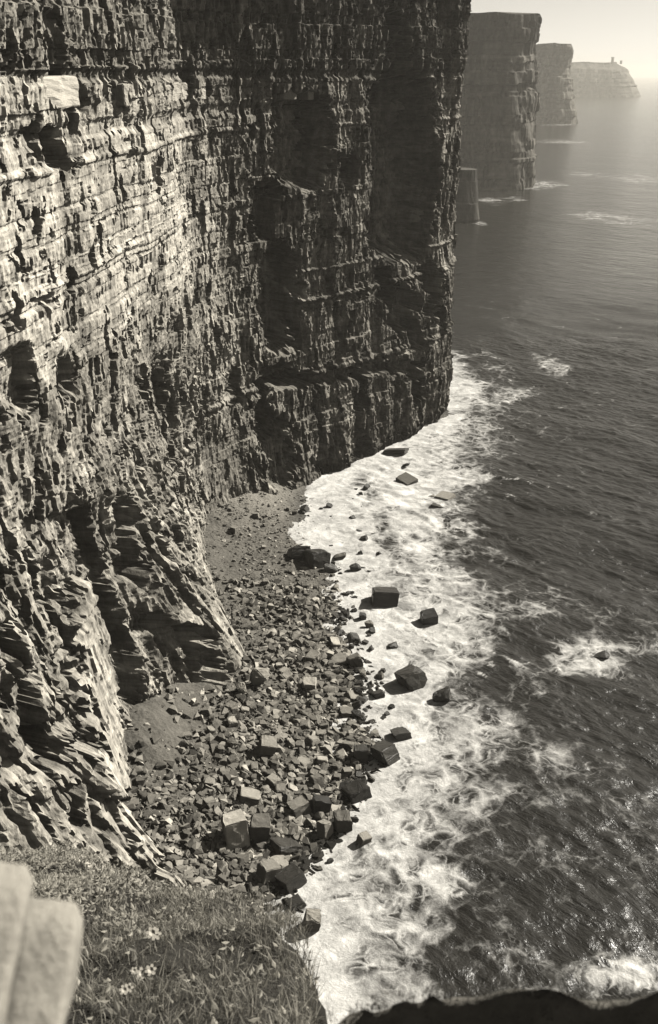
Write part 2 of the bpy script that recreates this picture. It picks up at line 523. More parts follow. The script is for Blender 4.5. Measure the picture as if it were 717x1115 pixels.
def block_relief(U, Z, beds, hard, wscale, seed, wmin=1.2, wmax=5.0):
    """each bed broken by vertical joints into blocks that stand proud or set back"""
    k = np.searchsorted(beds, Z)
    kk = np.clip(k, 0, len(hard) - 1)
    w = (wmin + (wmax - wmin) * hsh(k, k * 0 + 3, seed)) * wscale
    q = U / w + hsh(k, k * 0 + 8, seed) * 50
    j = np.floor(q); f = q - j
    jit = 0.7 * (hsh(j, k, seed + 1) - 0.5)
    jit2 = 0.7 * (hsh(j + 1, k, seed + 1) - 0.5)
    cell = np.where(f < 0.15 + jit * 0.4 + 0.15, j - 1, np.where(f > 0.7 + jit2 * 0.4, j + 1, j))
    r = hsh(cell, k, seed + 2)
    # joint groove
    return hard[kk], r, kk

# main cliff ---------------------------------------------------------
CLIFF_PATH = [(-92, 30), (-75, 72), (-60, 100), (-47, 132), (-41, 160), (-36, 190), (-33, 215), (-33, 240), (-25, 258), (-10, 271), (10.5, 294), (39.2, 327.5),
              (44.2, 339.5), (41, 356), (22, 385), (-30, 425)]
DU = 0.30
u, px_, py_, nx_, ny_ = smooth_path(CLIFF_PATH, DU, 9.0)
i_a = int(np.argmin(np.hypot(px_ + 66, py_ - 88))); i_b = int(np.argmin(np.hypot(px_ - 30, py_ - 373)))
u, px_, py_, nx_, ny_ = (a_[i_a:i_b] for a_ in (u, px_, py_, nx_, ny_))
zs = np.r_[np.arange(-3, 128, 0.275), np.arange(128, 156, 0.8)]
U, ZZ = np.meshgrid(u, zs)
PX0 = np.broadcast_to(px_, U.shape); PY0 = np.broadcast_to(py_, U.shape)
NX0 = np.broadcast_to(nx_, U.shape); NY0 = np.broadcast_to(ny_, U.shape)
# outward batter of the foot, so that the foot lands on the traced line
foot_off = np.zeros_like(px_)
for t_ in np.arange(40, 0, -0.25):
    xx_ = px_ + nx_ * t_; yy_ = py_ + ny_ * t_
    foot_off = np.where((foot_off == 0) & (xx_ <= foot_x(yy_)), t_, foot_off)
ker_ = np.hanning(15); ker_ /= ker_.sum()
foot_off = np.convolve(np.pad(foot_off, 7, mode='edge'), ker_, 'valid')
foot_off = np.where(py_ > 245, np.interp(py_, [245, 258, 272, 300, 330], [foot_off[np.argmin(abs(py_ - 245))], 6, 4, 1.0, -2.5]), foot_off)
zb = np.interp(py_, [60, 110, 130, 165, 200, 245, 275, 300, 330], [62, 60, 58, 52, 40, 26, 22, 40, 95])
prof = np.clip(1 - (ZZ - 2) / zb[None, :], 0, 1.2) ** 1.25
OFF = foot_off[None, :] * prof
# where each undisplaced point stands in the photograph, to set the traced gullies and ribs
QX, QY = project(PX0 + NX0 * OFF, PY0 + NY0 * OFF, ZZ)

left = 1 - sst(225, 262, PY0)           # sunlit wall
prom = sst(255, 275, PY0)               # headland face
lowz = 1 - sst(35, 62, ZZ)
topz = sst(107, 110, ZZ)
midz = 1 - sst(100, 104, ZZ)
lean = U + 0.12 * ZZ * left * lowz
wU = U + 0.6 * fbm(U / 9, ZZ / 9, 51, 3); wZ = ZZ - 0.02 * (PY0 - 150) + 0.5 * fbm(U / 16, ZZ / 12, 52, 2)
quiet = left * sst(60, 70, ZZ) * midz                     # smoother, thinly bedded middle of the sunlit wall
rough_ = 1 - 0.75 * quiet
D = 3.0 * fbm(U / 34, ZZ / 90, 53, 3)
D += (1.1 + 1.5 * prom) * rough_ * fbm(lean / 9, ZZ / 42, 54, 4)
flute = ridge(lean / 5.6, ZZ / 34, 55, 3)
D += (1.4 * left * lowz + 1.1 * prom + 1.0 * topz) * (flute - 0.62)
# stepped ribs: each rib ends in a face turned to the viewer's side
q_ = lean / 6.5 + 0.9 * fbm(U / 11, ZZ / 26, 251, 3) + 0.10 * (fbm(U / 1.5, ZZ / 3, 252, 2))
tooth = np.floor(q_); f_ = q_ - tooth; saw = np.where(f_ < 0.82, 1 - f_ / 0.82, (f_ - 0.82) / 0.18)
D += left * (1 - sst(34, 62, ZZ)) * (0.1 + 1.5 * hsh(tooth, tooth * 0 + np.floor(ZZ / 16 + 1.2 * vn(U / 8, ZZ / 8, 253)), 254) ** 1.5) * (saw - 0.45)
q_ = lean / 2.4 + 0.8 * fbm(U / 5, ZZ / 9, 255, 3)
tooth = np.floor(q_); f_ = q_ - tooth; saw = np.where(f_ < 0.75, 1 - f_ / 0.75, (f_ - 0.75) / 0.25)
D += left * (0.15 + 0.85 * (1 - sst(34, 62, ZZ))) * 0.5 * hsh(tooth, np.floor(ZZ / 7 + vn(U / 3, ZZ / 3, 257)), 256) ** 2 * (saw - 0.4)
flute2 = ridge((lean + 0.8 * fbm(U / 3, ZZ / 5, 57, 2)) / 2.2, ZZ / 10, 56, 2)
D += (0.45 * lowz + 0.3 * prom + 0.5 * topz + 0.08) * rough_ * (flute2 - 0.6)
fa, va = facets(lean / 3.6 + 0.35 * fbm(U / 5, ZZ / 7, 58, 2), ZZ / 15, 201)
D += (0.9 + 0.5 * left * (1 - sst(25, 48, ZZ))) * rough_ * fa
fb_, vb = facets(wU / 1.6, wZ / 4.6, 211)
D += (0.5 + 0.45 * lowz * left + 0.3 * topz) * (1 - 0.65 * quiet) * fb_ - np.where(vb < 0.05, 1.3, 0)
fc_, vc = facets(wU / 0.75, wZ / 1.25, 221)
D += (0.22 + 0.1 * topz + 0.22 * lowz * left) * (1 - 0.5 * quiet) * fc_ - np.where((vc < 0.05) & (vn(U / 6, ZZ / 6, 225) > 0.5), 1.4, 0)
beds, hard, btone = bed_table(-5, 160, 1.8, 6.0, 7)
hrd, rb, kk = block_relief(wU, wZ, beds, hard, 0.8, 61)
amp = 0.42 + 0.1 * prom + 0.15 * topz - 0.22 * quiet
D += amp * (0.6 * hrd * (1 - 0.5 * lowz * left) + 0.7 * (rb - 0.5))
D -= np.where(rb < 0.09, 1.5 * amp, 0)
beds2, hard2, btone2 = bed_table(-5, 160, 0.5, 1.6, 8)
hrd2, rb2, kk2 = block_relief(wU + 0.5 * fbm(U, ZZ, 63, 2), wZ + 0.3 * fbm(U / 3, ZZ / 3, 64, 2), beds2, hard2, 0.35, 62)
D += (0.05 + 0.10 * quiet) * hrd2 + 0.14 * (rb2 - 0.5) - np.where((rb2 < 0.05) & (ZZ > 60), 0.7, 0)
D += 0.12 * fbm(U / 1.6, ZZ / 1.6, 65, 3) + 0.4 * rough_ * fbm(U / 5, ZZ / 7, 66, 3)

WQX = QX + 6 * fbm(U / 4, ZZ / 4, 71, 3) + 9 * (vb - 0.5) + 5 * (vc - 0.5); WQY = QY + 8 * fbm(U / 4, ZZ / 4, 72, 3) + 9 * (va - 0.5) + 6 * (hsh(kk, kk * 0, 77) - 0.5)
def seg_mask(pts, w, soft=0.5):
    """soft mask round a line traced on the face (photograph pixels)"""
    x_lo = min(p[0] for p in pts) - 2 * w - 12; x_hi = max(p[0] for p in pts) + 2 * w + 12
    y_lo = min(p[1] for p in pts) - 2 * w - 14; y_hi = max(p[1] for p in pts) + 2 * w + 14
    sel = (QX > x_lo) & (QX < x_hi) & (QY > y_lo) & (QY < y_hi)
    out = np.zeros(QX.shape)
    if not sel.any(): return out
    wx_ = WQX[sel]; wy_ = WQY[sel]
    best = np.full(wx_.shape, 1e9)
    for (x0, y0), (x1, y1) in zip(pts[:-1], pts[1:]):
        vx, vy = x1 - x0, y1 - y0; L = vx * vx + vy * vy + 1e-6
        tt = np.clip(((wx_ - x0) * vx + (wy_ - y0) * vy) / L, 0, 1)
        best = np.minimum(best, np.hypot(wx_ - x0 - tt * vx, wy_ - y0 - tt * vy))
    out[sel] = 1 - sst(w * (1 - soft), w * (1 + soft), best)
    return out

# gullies and hollows: (line on the face, half width px, depth m)
for pts, w, d in [([(438, 20), (440, 110)], 11, 3.0), ([(440, 115), (444, 200), (438, 250)], 30, 6.0), ([(420, 300), (430, 350)], 10, 5.0), ([(468, 295), (470, 340)], 9, 4.5), ([(443, 310), (447, 370)], 6, 3.5),
                  ([(332, 130), (330, 175)], 26, 4.5), ([(295, 210), (292, 245)], 12, 3.5), ([(306, 290), (308, 365)], 19, 5.0),
                  ([(296, 415), (350, 412), (400, 404), (450, 398)], 7, 2.6), ([(292, 412), (335, 415)], 10, 3.0), ([(300, 470), (305, 515)], 17, 2.5), ([(285, 445), (290, 470)], 9, 3.0),
                  ([(445, 415), (450, 425)], 9, 3.0), ([(375, 175), (378, 190)], 8, 2.5), ([(390, 430), (392, 500)], 5, 1.5),
                  ([(78, 95), (90, 108)], 8, 2.5), ([(205, 75), (206, 105)], 4, 2.2), ([(55, 150), (62, 180)], 8, 2.0), ([(30, 140), (34, 165)], 6, 1.6),
                  ([(180, 395), (186, 445)], 5, 2.2), ([(160, 412), (163, 430)], 4, 2.0), ([(252, 400), (254, 435)], 4, 2.0),
                  ([(150, 585), (165, 620)], 6, 3.0),
                  ([(178, 672), (186, 690)], 7, 3.0), ([(225, 690), (240, 740)], 7, 3.0),
                  ([(66, 800), (75, 825)], 8, 3.0), ([(45, 620), (55, 650)], 6, 2.5), ([(10, 690), (18, 720)], 6, 2.0), ([(98, 805), (101, 815)], 6, 2.5),
                  ([(190, 925), (196, 960)], 5, 2.0), ([(90, 860), (100, 900)], 8, 2.0)]:
    D -= d * (1.9 if pts[0][0] > 270 and pts[0][1] < 540 else 1.5) * seg_mask(pts, w, 0.35)
def step_band(pts, wpx, seed):
    """rock set back on the near side of a traced line, so that a face turned to the viewer is left (wpx wide)"""
    global D
    ys_ = np.array([p[1] for p in pts], float); xs_ = np.array([p[0] for p in pts], float)
    xl = np.interp(WQY, ys_, xs_)
    dl = xl - (QX + 0.7 * (WQX - QX))
    rng_m = np.hypot(PX0, PY0) / F_PX
    depth = wpx * rng_m / 0.95
    endf = sst(ys_[0] - 10, ys_[0] + 8, WQY) * (1 - sst(ys_[-1] - 8, ys_[-1] + 12, WQY))
    D -= depth * endf * sst(-1.5, 3, dl) * np.exp(-(np.clip(dl, 0, 200) / (0.9 * wpx + 8)) ** 2) * (PY0 < 250)
for pts, wpx in [([(104, 560), (132, 640), (150, 700), (152, 762)], 34), ([(148, 548), (166, 628)], 24), ([(186, 575), (192, 610)], 12), ([(206, 676), (228, 690), (244, 758)], 36),
                 ([(48, 740), (68, 838)], 28), ([(82, 790), (92, 830)], 16), ([(28, 380), (32, 446)], 24), ([(76, 385), (80, 425)], 16), ([(60, 8), (70, 60), (74, 110)], 13), ([(92, 92), (96, 112)], 14),
                 ([(62, 610), (72, 655)], 14), ([(20, 690), (30, 730)], 14), ([(186, 380), (194, 450)], 8), ([(166, 408), (168, 432)], 7), ([(50, 318), (51, 334)], 10), ([(118, 870), (128, 905)], 12), ([(20, 860), (30, 900)], 12), ([(212, 70), (213, 106)], 7), ([(66, 145), (70, 182)], 12), ([(36, 140), (38, 168)], 8)]:
    step_band(pts, wpx, 0)
# smooth pale slab and ribs standing proud on the lower wall
slab = seg_mask([(88, 650), (105, 740), (130, 850)], 16, 0.35)
D = D * (1 - 0.75 * slab) + slab * 1.8
rib = seg_mask([(222, 575), (240, 640), (256, 705)], 20, 0.6)
D = D * (1 - 0.6 * rib) + 1.2 * rib
apron = seg_mask([(240, 500), (250, 530)], 26, 0.6)
D *= 1 - 0.6 * apron
# bedding ledges and shadow lines that run the length of the wall
zl = ZZ - 0.012 * (PY0 - 150) * -1
def ledge(zc, th, d, w=1.0):
    global D
    zz_ = ZZ + 0.4 * fbm(U / 12, U * 0, 81, 3)
    D += d * np.exp(-((zz_ - zc) / th) ** 4) * w
ledge(101.5, 1.2, -0.6); ledge(109.5, 0.9, -0.8); ledge(97.0, 0.5, 0.5)
ledge(78.5, 0.35, -0.4, left); ledge(80.5, 0.6, 0.4, left); ledge(87, 0.3, -0.25, left); ledge(91, 0.3, -0.25, left); ledge(73, 0.4, -0.25, left)
ledge(31, 0.7, 1.0, 1 - 0.5 * left); ledge(29.6, 0.5, -1.2, 1 - 0.5 * left); ledge(52, 0.5, 0.9, prom); ledge(50.8, 0.4, -0.8, prom); ledge(60, 0.4, 0.8, prom)
D *= sst(-3, 3, ZZ) * 0.6 + 0.4
XX = PX0 + NX0 * (OFF + D); YY = PY0 + NY0 * (OFF + D)
ZO = ZZ + 0.12 * fbm(U / 0.9, ZZ / 0.9, 67, 2)
# tone: the rock's own colour, bed by bed, with stains, plus painted headland shade
T = 0.92 * np.ones_like(ZZ)
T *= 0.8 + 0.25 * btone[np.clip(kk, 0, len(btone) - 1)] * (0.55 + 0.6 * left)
T *= 0.85 + 0.3 * rb
T *= 0.88 + 0.24 * rb2
T *= 0.72 + 0.56 * vb
T *= 0.85 + 0.3 * va
T *= 0.85 + 0.3 * vc
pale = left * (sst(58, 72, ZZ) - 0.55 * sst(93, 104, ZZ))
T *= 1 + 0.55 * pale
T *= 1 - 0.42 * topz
T *= 1 - 0.42 * prom * (0.65 + 0.35 * fbm(U / 8, ZZ / 30, 91, 3))  # dark shale, lowered further to paint shade on the headland face
stain_shade = sst(0.15, 0.55, fbm(lean / 3.2, ZZ / 26, 92, 4))
T *= 1 - 0.40 * stain_shade * (0.35 + 0.95 * prom + 0.2 * lowz)  # stain streaks, made stronger on the headland face as painted shade
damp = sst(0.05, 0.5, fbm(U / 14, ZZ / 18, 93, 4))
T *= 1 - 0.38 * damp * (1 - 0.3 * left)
T = T * (1 + 0.15 * slab)
T *= 1 - 0.6 * (1 - sst(1.5, 5, ZZ)) * sst(262, 280, PY0)        # wet line at the sea's edge
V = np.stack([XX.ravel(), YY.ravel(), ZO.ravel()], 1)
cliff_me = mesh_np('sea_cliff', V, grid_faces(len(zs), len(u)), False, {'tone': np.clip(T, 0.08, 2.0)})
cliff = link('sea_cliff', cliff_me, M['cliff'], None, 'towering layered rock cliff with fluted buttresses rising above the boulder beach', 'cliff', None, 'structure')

def cap_polygon(name, ring, z, mat, parent):
    bm = bmesh.new()
    f = bm.faces.new([bm.verts.new((x, y, z)) for x, y in ring])
    bmesh.ops.triangulate(bm, faces=[f])
    me = bpy.data.meshes.new(name); bm.to_mesh(me); bm.free()
    return link(name, me, mat, parent)
top_i = len(zs) - 1
ring = [(XX[top_i, k], YY[top_i, k]) for k in range(0, len(u), 12)] + [(-420, 430), (-420, 30)]
cap_polygon('turf_top', ring, 155.2, M['turf'], cliff)

def face_point(px, py, z):
    """point of the built face nearest to a photograph pixel at height z"""
    r = int(np.argmin(abs(zs - z)))
    qx, _ = project(XX[r], YY[r], ZO[r])
    ok = (YY[r] > 95) & (YY[r] < 335)
    c = int(np.argmin(np.where(ok, abs(qx - px), 1e9)))
    return r, c

def rough_block(name, L, Dp, H, seed, jitter=0.06, cuts=3):
    """a split sandstone block: subdivided box with chipped corners"""
    r = np.random.default_rng(seed)
    bm = bmesh.new()
    bmesh.ops.create_cube(bm, size=1)
    for v in bm.verts:
        v.co.x *= L * r.uniform(0.9, 1.0); v.co.y *= Dp * r.uniform(0.88, 1.0); v.co.z *= H * r.uniform(0.88, 1.0)
    bmesh.ops.bevel(bm, geom=list(bm.edges), offset=min(L, Dp, H) * 0.07, segments=1, affect='EDGES')
    bmesh.ops.subdivide_edges(bm, edges=bm.edges, cuts=7, use_grid_fill=True)
    co = np.array([v.co[:] for v in bm.verts])
    nz_ = 0.5 * fbm(co[:, 0] / 1.6 + seed, co[:, 2] / 1.6 + co[:, 1], seed, 3)
    for v, q in zip(bm.verts, nz_):
        v.co += Vector(r.normal(0, 1, 3)) * min(L, Dp, H) * jitter * 0.12
        v.co.y += q; v.co.z += 0.35 * q
    me = bpy.data.meshes.new(name); bm.to_mesh(me); bm.free()
    return me

# the pale sandstone bed at eye height, broken into separate blocks
edges = [0, 14, 30, 46, 56, 64, 80, 96, 124, 152, 172, 190, 204, 219, 236, 250, 262, 271, 284, 298, 312, 330, 346]
missing = {3, 5, 7, 13, 17, 19}
k = 0
for i, (p0, p1) in enumerate(zip(edges[:-1], edges[1:])):
    zc = 107.4 - 0.006 * p0
    r0, c0 = face_point(p0 + 1, 0, zc); r1, c1 = face_point(p1 - 1, 0, zc)
    if i in missing or c1 - c0 < 3: continue
    hh = (5.0 - 0.004 * p0) * random.uniform(0.85, 1.05) * (0.7 if p0 > 200 else 1)
    cc = slice(min(c0, c1), max(c0, c1) + 1)
    rows = slice(max(0, r0 - 8), r0 + 9)
    out = np.percentile((OFF + D)[rows, cc], 66 if p0 < 200 else 50) - random.uniform(0.0, 0.7)
    m0 = (c0 + c1) // 2
    L = math.hypot(px_[c1] - px_[c0], py_[c1] - py_[c0]) * 0.93
    me = rough_block('pale_block', L, 4.0, hh, 200 + i)
    o = link('pale_block', me, M['block'] if p0 < 120 else (M['boulder_pale'] if p0 < 240 else M['boulder']), cliff)
    ox = px_[m0] + nx_[m0] * (out - 1.55); oy = py_[m0] + ny_[m0] * (out - 1.55)
    o.location = (ox, oy, zc - (5 - hh) * 0.3)
    o.rotation_euler = (random.uniform(-0.03, 0.03), random.uniform(-0.03, 0.03), math.atan2(py_[c1] - py_[c0], px_[c1] - px_[c0]))

# ------------------------------------------------------------------ far headlands and the stack
def far_cliff(name, path, height, du, dz, seed, label, batter=0.06, inland=None, tone=1.0, toplip=0.0, group=None, kind='structure', cat='headland', relief=1.0, close=False, taper=0.0):
    u, x, y, nx, ny = smooth_path(path, du, du * 5)
    z = np.arange(-4, height + dz * 0.5, dz)
    U_, Z_ = np.meshgrid(u, z)
    Dd = relief * (9 * fbm(U_ / 70, Z_ / 160, seed, 3) + 5 * (ridge(U_ / 26, Z_ / 120, seed + 1, 3) - 0.6) + 2.5 * fbm(U_ / 9, Z_ / 14, seed + 2, 3))
    bd, hd, bt = bed_table(-6, height + 10, 6, 18, seed)
    hh, rr, kk_ = block_relief(U_ + 5 * fbm(U_ / 30, Z_ / 30, seed + 5, 2), Z_ + 3 * fbm(U_ / 50, Z_ / 40, seed + 4, 2), bd, hd, 4.0, seed + 3)
    Dd += relief * (1.8 * hh + 3.0 * (rr - 0.5))
    Dd += (height - Z_) * batter - taper * Z_
    Dd += toplip * sst(height * 0.80, height * 0.97, Z_)
    rise = sst(0.0, 1.0, Z_ / height) * 4 * relief * fbm(U_ / 60, U_ * 0, seed + 8, 3)
    XXf = x[None, :] + nx[None, :] * Dd; YYf = y[None, :] + ny[None, :] * Dd
    Tt = tone * (0.75 + 0.5 * rr) * (0.75 + 0.3 * bt[np.clip(kk_, 0, len(bt) - 1)]) * (1 - 0.35 * sst(0.1, 0.5, fbm(U_ / 14, Z_ / 90, seed + 6, 3)))
    Tt *= 1 - 0.35 * sst(0.82, 0.9, Z_ / height)
    me = mesh_np(name, np.stack([XXf.ravel(), YYf.ravel(), (Z_ + rise).ravel()], 1), grid_faces(len(z), len(u)), False, {'tone': Tt})
    o = link(name, me, M['far_cliff'], None, label, cat, group, kind)
    step_ = max(1, len(u) // 60)
    rg = [(XXf[-1, k], YYf[-1, k], Z_[-1, k] + rise[-1, k]) for k in range(0, len(u), step_)]
    bm = bmesh.new()
    extra = [] if close else [(px__, py__, height) for px__, py__ in (inland or [])]
    f = bm.faces.new([bm.verts.new(p) for p in rg + extra])
    bmesh.ops.triangulate(bm, faces=[f])
    me2 = bpy.data.meshes.new('turf_top'); bm.to_mesh(me2); bm.free()
    link('turf_top', me2, M['turf'], o)
    return o

far_cliff('headland', [(-400, 1120), (20, 1075), (120, 1080), (180, 1072), (203, 1090), (211, 1130), (190, 1250), (140, 1400), (100, 1600)], 162, 1.4, 1.4, 301,
          'tall flat-topped dark headland just behind the near cliff edge', 0.09, [(-400, 1600)], 0.9, 3.0)
far_cliff('headland', [(-200, 2650), (320, 2520), (488, 2470), (540, 2490), (562, 2600), (540, 2900), (460, 3300)], 166, 4, 3, 401,
          'hazy middle headland beyond the tall flat-topped one', 0.16, [(-200, 3300)], 1.1, 5.0, relief=1.7)
h3 = far_cliff('headland', [(300, 5300), (900, 5250), (1250, 5230), (1390, 5240), (1440, 5300), (1455, 5500), (1300, 6200)], 152, 9, 6, 501,
          'faintest farthest headland fading into the haze with a tiny tower', 0.6, [(300, 6200)], 1.0, -45.0, relief=1.6)
far_cliff('sea_stack', [(96, 838), (97, 824), (106, 818), (114, 822), (116, 834), (110, 846), (98, 846), (96, 838)], 40, 0.8, 0.8, 601,
          'small dark sea stack low in the water behind the cliff edge', 0.10, None, 0.4, 0.0, kind=None, cat='sea stack', relief=0.28, close=True)

# the small tower and a second stub on the farthest headland
def tower(name, px, py, height, width, label):
    dx, dy, dz = ray(px, py)
    tt = 5300.0 / dy
    root = bpy.data.objects.new(name, None); col.objects.link(root)
    root.location = (dx * tt, 5300, 146); tagit(root, label, 'tower')
    bm = bmesh.new()
    prof_ = [(0.55, 0), (0.52, 0.55), (0.50, 0.95), (0.56, 0.96), (0.56, 1.0)]
    n = 12; rings = []
    for r_, h_ in prof_:
        rings.append([bm.verts.new((math.cos(q / n * 6.283) * r_ * width, math.sin(q / n * 6.283) * r_ * width, h_ * height)) for q in range(n)])
    for a_, b_ in zip(rings[:-1], rings[1:]):
        for q in range(n): bm.faces.new((a_[q], a_[(q + 1) % n], b_[(q + 1) % n], b_[q]))
    bm.faces.new(rings[-1])
    me = bpy.data.meshes.new('wall'); bm.to_mesh(me); bm.free()
    link('wall', me, M['masonry'], root)
    for q in range(6):
        an = q / 6 * 6.283
        bm = bmesh.new()
        mt = Matrix.Translation((math.cos(an) * width * 0.5, math.sin(an) * width * 0.5, height + width * 0.1)) @ Matrix.Rotation(an, 4, 'Z')
        bmesh.ops.create_cube(bm, size=width * 0.22, matrix=mt)
        me = bpy.data.meshes.new('battlement'); bm.to_mesh(me); bm.free()
        link('battlement', me, M['masonry'], root)
tower('watch_tower', 667, 68, 28, 13, 'tiny round tower standing on top of the farthest headland')
tower('ruined_tower', 676, 72, 13, 10, 'tiny ruined stump near the tip of the farthest headland')

# ------------------------------------------------------------------ boulders
def boulder_mesh(name, seed, shape='block'):
    r = np.random.default_rng(seed)
    if shape in ('block', 'cube'):
        pts = []
        for sx_ in (-1, 1):
            for sy_ in (-1, 1):
                for sz_ in (-1, 1):
                    p = np.array([sx_, sy_, sz_], float) * (1 - r.uniform(0.0, 0.16, 3))
                    pts.append(p)
        if shape == 'block':
            cut = r.integers(0, 8)
            p = pts[cut]
            del pts[cut]
            for ax in range(3):
                q = p.copy(); q[ax] *= r.uniform(0.1, 0.6); pts.append(q)
    else:
        pts = []
        for _ in range(15):
            d = r.normal(0, 1, 3); d /= np.abs(d).max() ** 0.6 * np.linalg.norm(d) ** 0.4
            pts.append(d * r.uniform(0.85, 1.05))
    bm = bmesh.new()
    for p in pts: bm.verts.new(p)
    bmesh.ops.convex_hull(bm, input=bm.verts)
    bmesh.ops.delete(bm, geom=[v for v in bm.verts if not v.link_faces], context='VERTS')
    for _ in range({'block': 5, 'cube': 2}.get(shape, 3)):               # split faces off
        no = Vector(r.normal(0, 1, 3)).normalized()
        sup = max(v.co.dot(no) for v in bm.verts)
        res = bmesh.ops.bisect_plane(bm, geom=bm.verts[:] + bm.edges[:] + bm.faces[:], plane_co=no * sup * r.uniform(0.86 if shape == 'cube' else 0.74, 0.95), plane_no=no, clear_outer=True)
        ed = [e for e in res['geom_cut'] if isinstance(e, bmesh.types.BMEdge)]
        if ed: bmesh.ops.contextual_create(bm, geom=ed)
    bmesh.ops.recalc_face_normals(bm, faces=bm.faces)
    bmesh.ops.dissolve_limit(bm, angle_limit=math.radians(9), verts=bm.verts, edges=bm.edges)
    bmesh.ops.bevel(bm, geom=list(bm.edges), offset=0.075, segments=2, affect='EDGES')
    bmesh.ops.triangulate(bm, faces=bm.faces)
    bmesh.ops.subdivide_edges(bm, edges=[e for e in bm.edges if e.calc_length() > 0.3], cuts=2, use_grid_fill=True)
    bmesh.ops.triangulate(bm, faces=bm.faces)
    sh = r.normal(0, 0.05 if shape == 'cube' else 0.14, 2)
    for v in bm.verts:
        v.co += Vector(r.normal(0, 0.026, 3))
        v.co.x += sh[0] * v.co.z; v.co.y += sh[1] * v.co.z
    me = bpy.data.meshes.new(name); bm.to_mesh(me); bm.free()
    return me

TPL_BLOCK = [boulder_mesh('boulder', 700 + i, 'block') for i in range(14)]
TPL_ROUND = [boulder_mesh('boulder', 740 + i, 'round') for i in range(9)]
TPL_CUBE = [boulder_mesh('boulder', 780 + i, 'cube') for i in range(5)]
tpl_cache = {}
def put_boulder(px, py, wpx, hpx, mat, shape, label, group=None, sink=0.3, spin=None, tilt=0.3, deep=None, name='boulder'):
    """a boulder seen wpx wide and hpx tall in the photograph, resting on the beach or sea bed"""
    x, y, z = on_beach(px, py + hpx * 0.15)
    d = y * CP + (CAM_H - z) * SP
    m = d / F_PX
    w = wpx * m
    vis = hpx * m
    el = math.atan2(CAM_H - z, math.hypot(x, y))
    # what is seen of a block: depth * sin(el) + height * cos(el)
    dep = deep if deep else w * 0.9
    hgt = max(0.35 * w, (vis - dep * math.sin(el) * 0.9) / math.cos(el))
    if hgt > 1.3 * w: hgt = 1.3 * w
    if vis < 0.6 * w: dep = vis / math.sin(el) * 0.75; hgt = 0.45 * vis
    pool = {'block': TPL_BLOCK, 'cube': TPL_CUBE, 'round': TPL_ROUND}[shape]
    tpl = pool[int(px * 7 + py * 3) % len(pool)]
    key = (tpl.name, mat)
    if key not in tpl_cache:
        me = tpl.copy(); me.materials.clear(); me.materials.append(M[mat]); tpl_cache[key] = me
    o = link(name, tpl_cache[key], None, None, label, 'boulder', group)
    o.scale = (w / 2, dep / 2, hgt / (2 - sink))
    o.rotation_euler = (random.uniform(-tilt, tilt), random.uniform(-tilt, tilt), random.uniform(-0.35, 0.35) if spin is None else spin)
    o.location = (x, y, z + hgt / 2 - sink * hgt * 0.5)
    return o, x, y, max(w, dep)

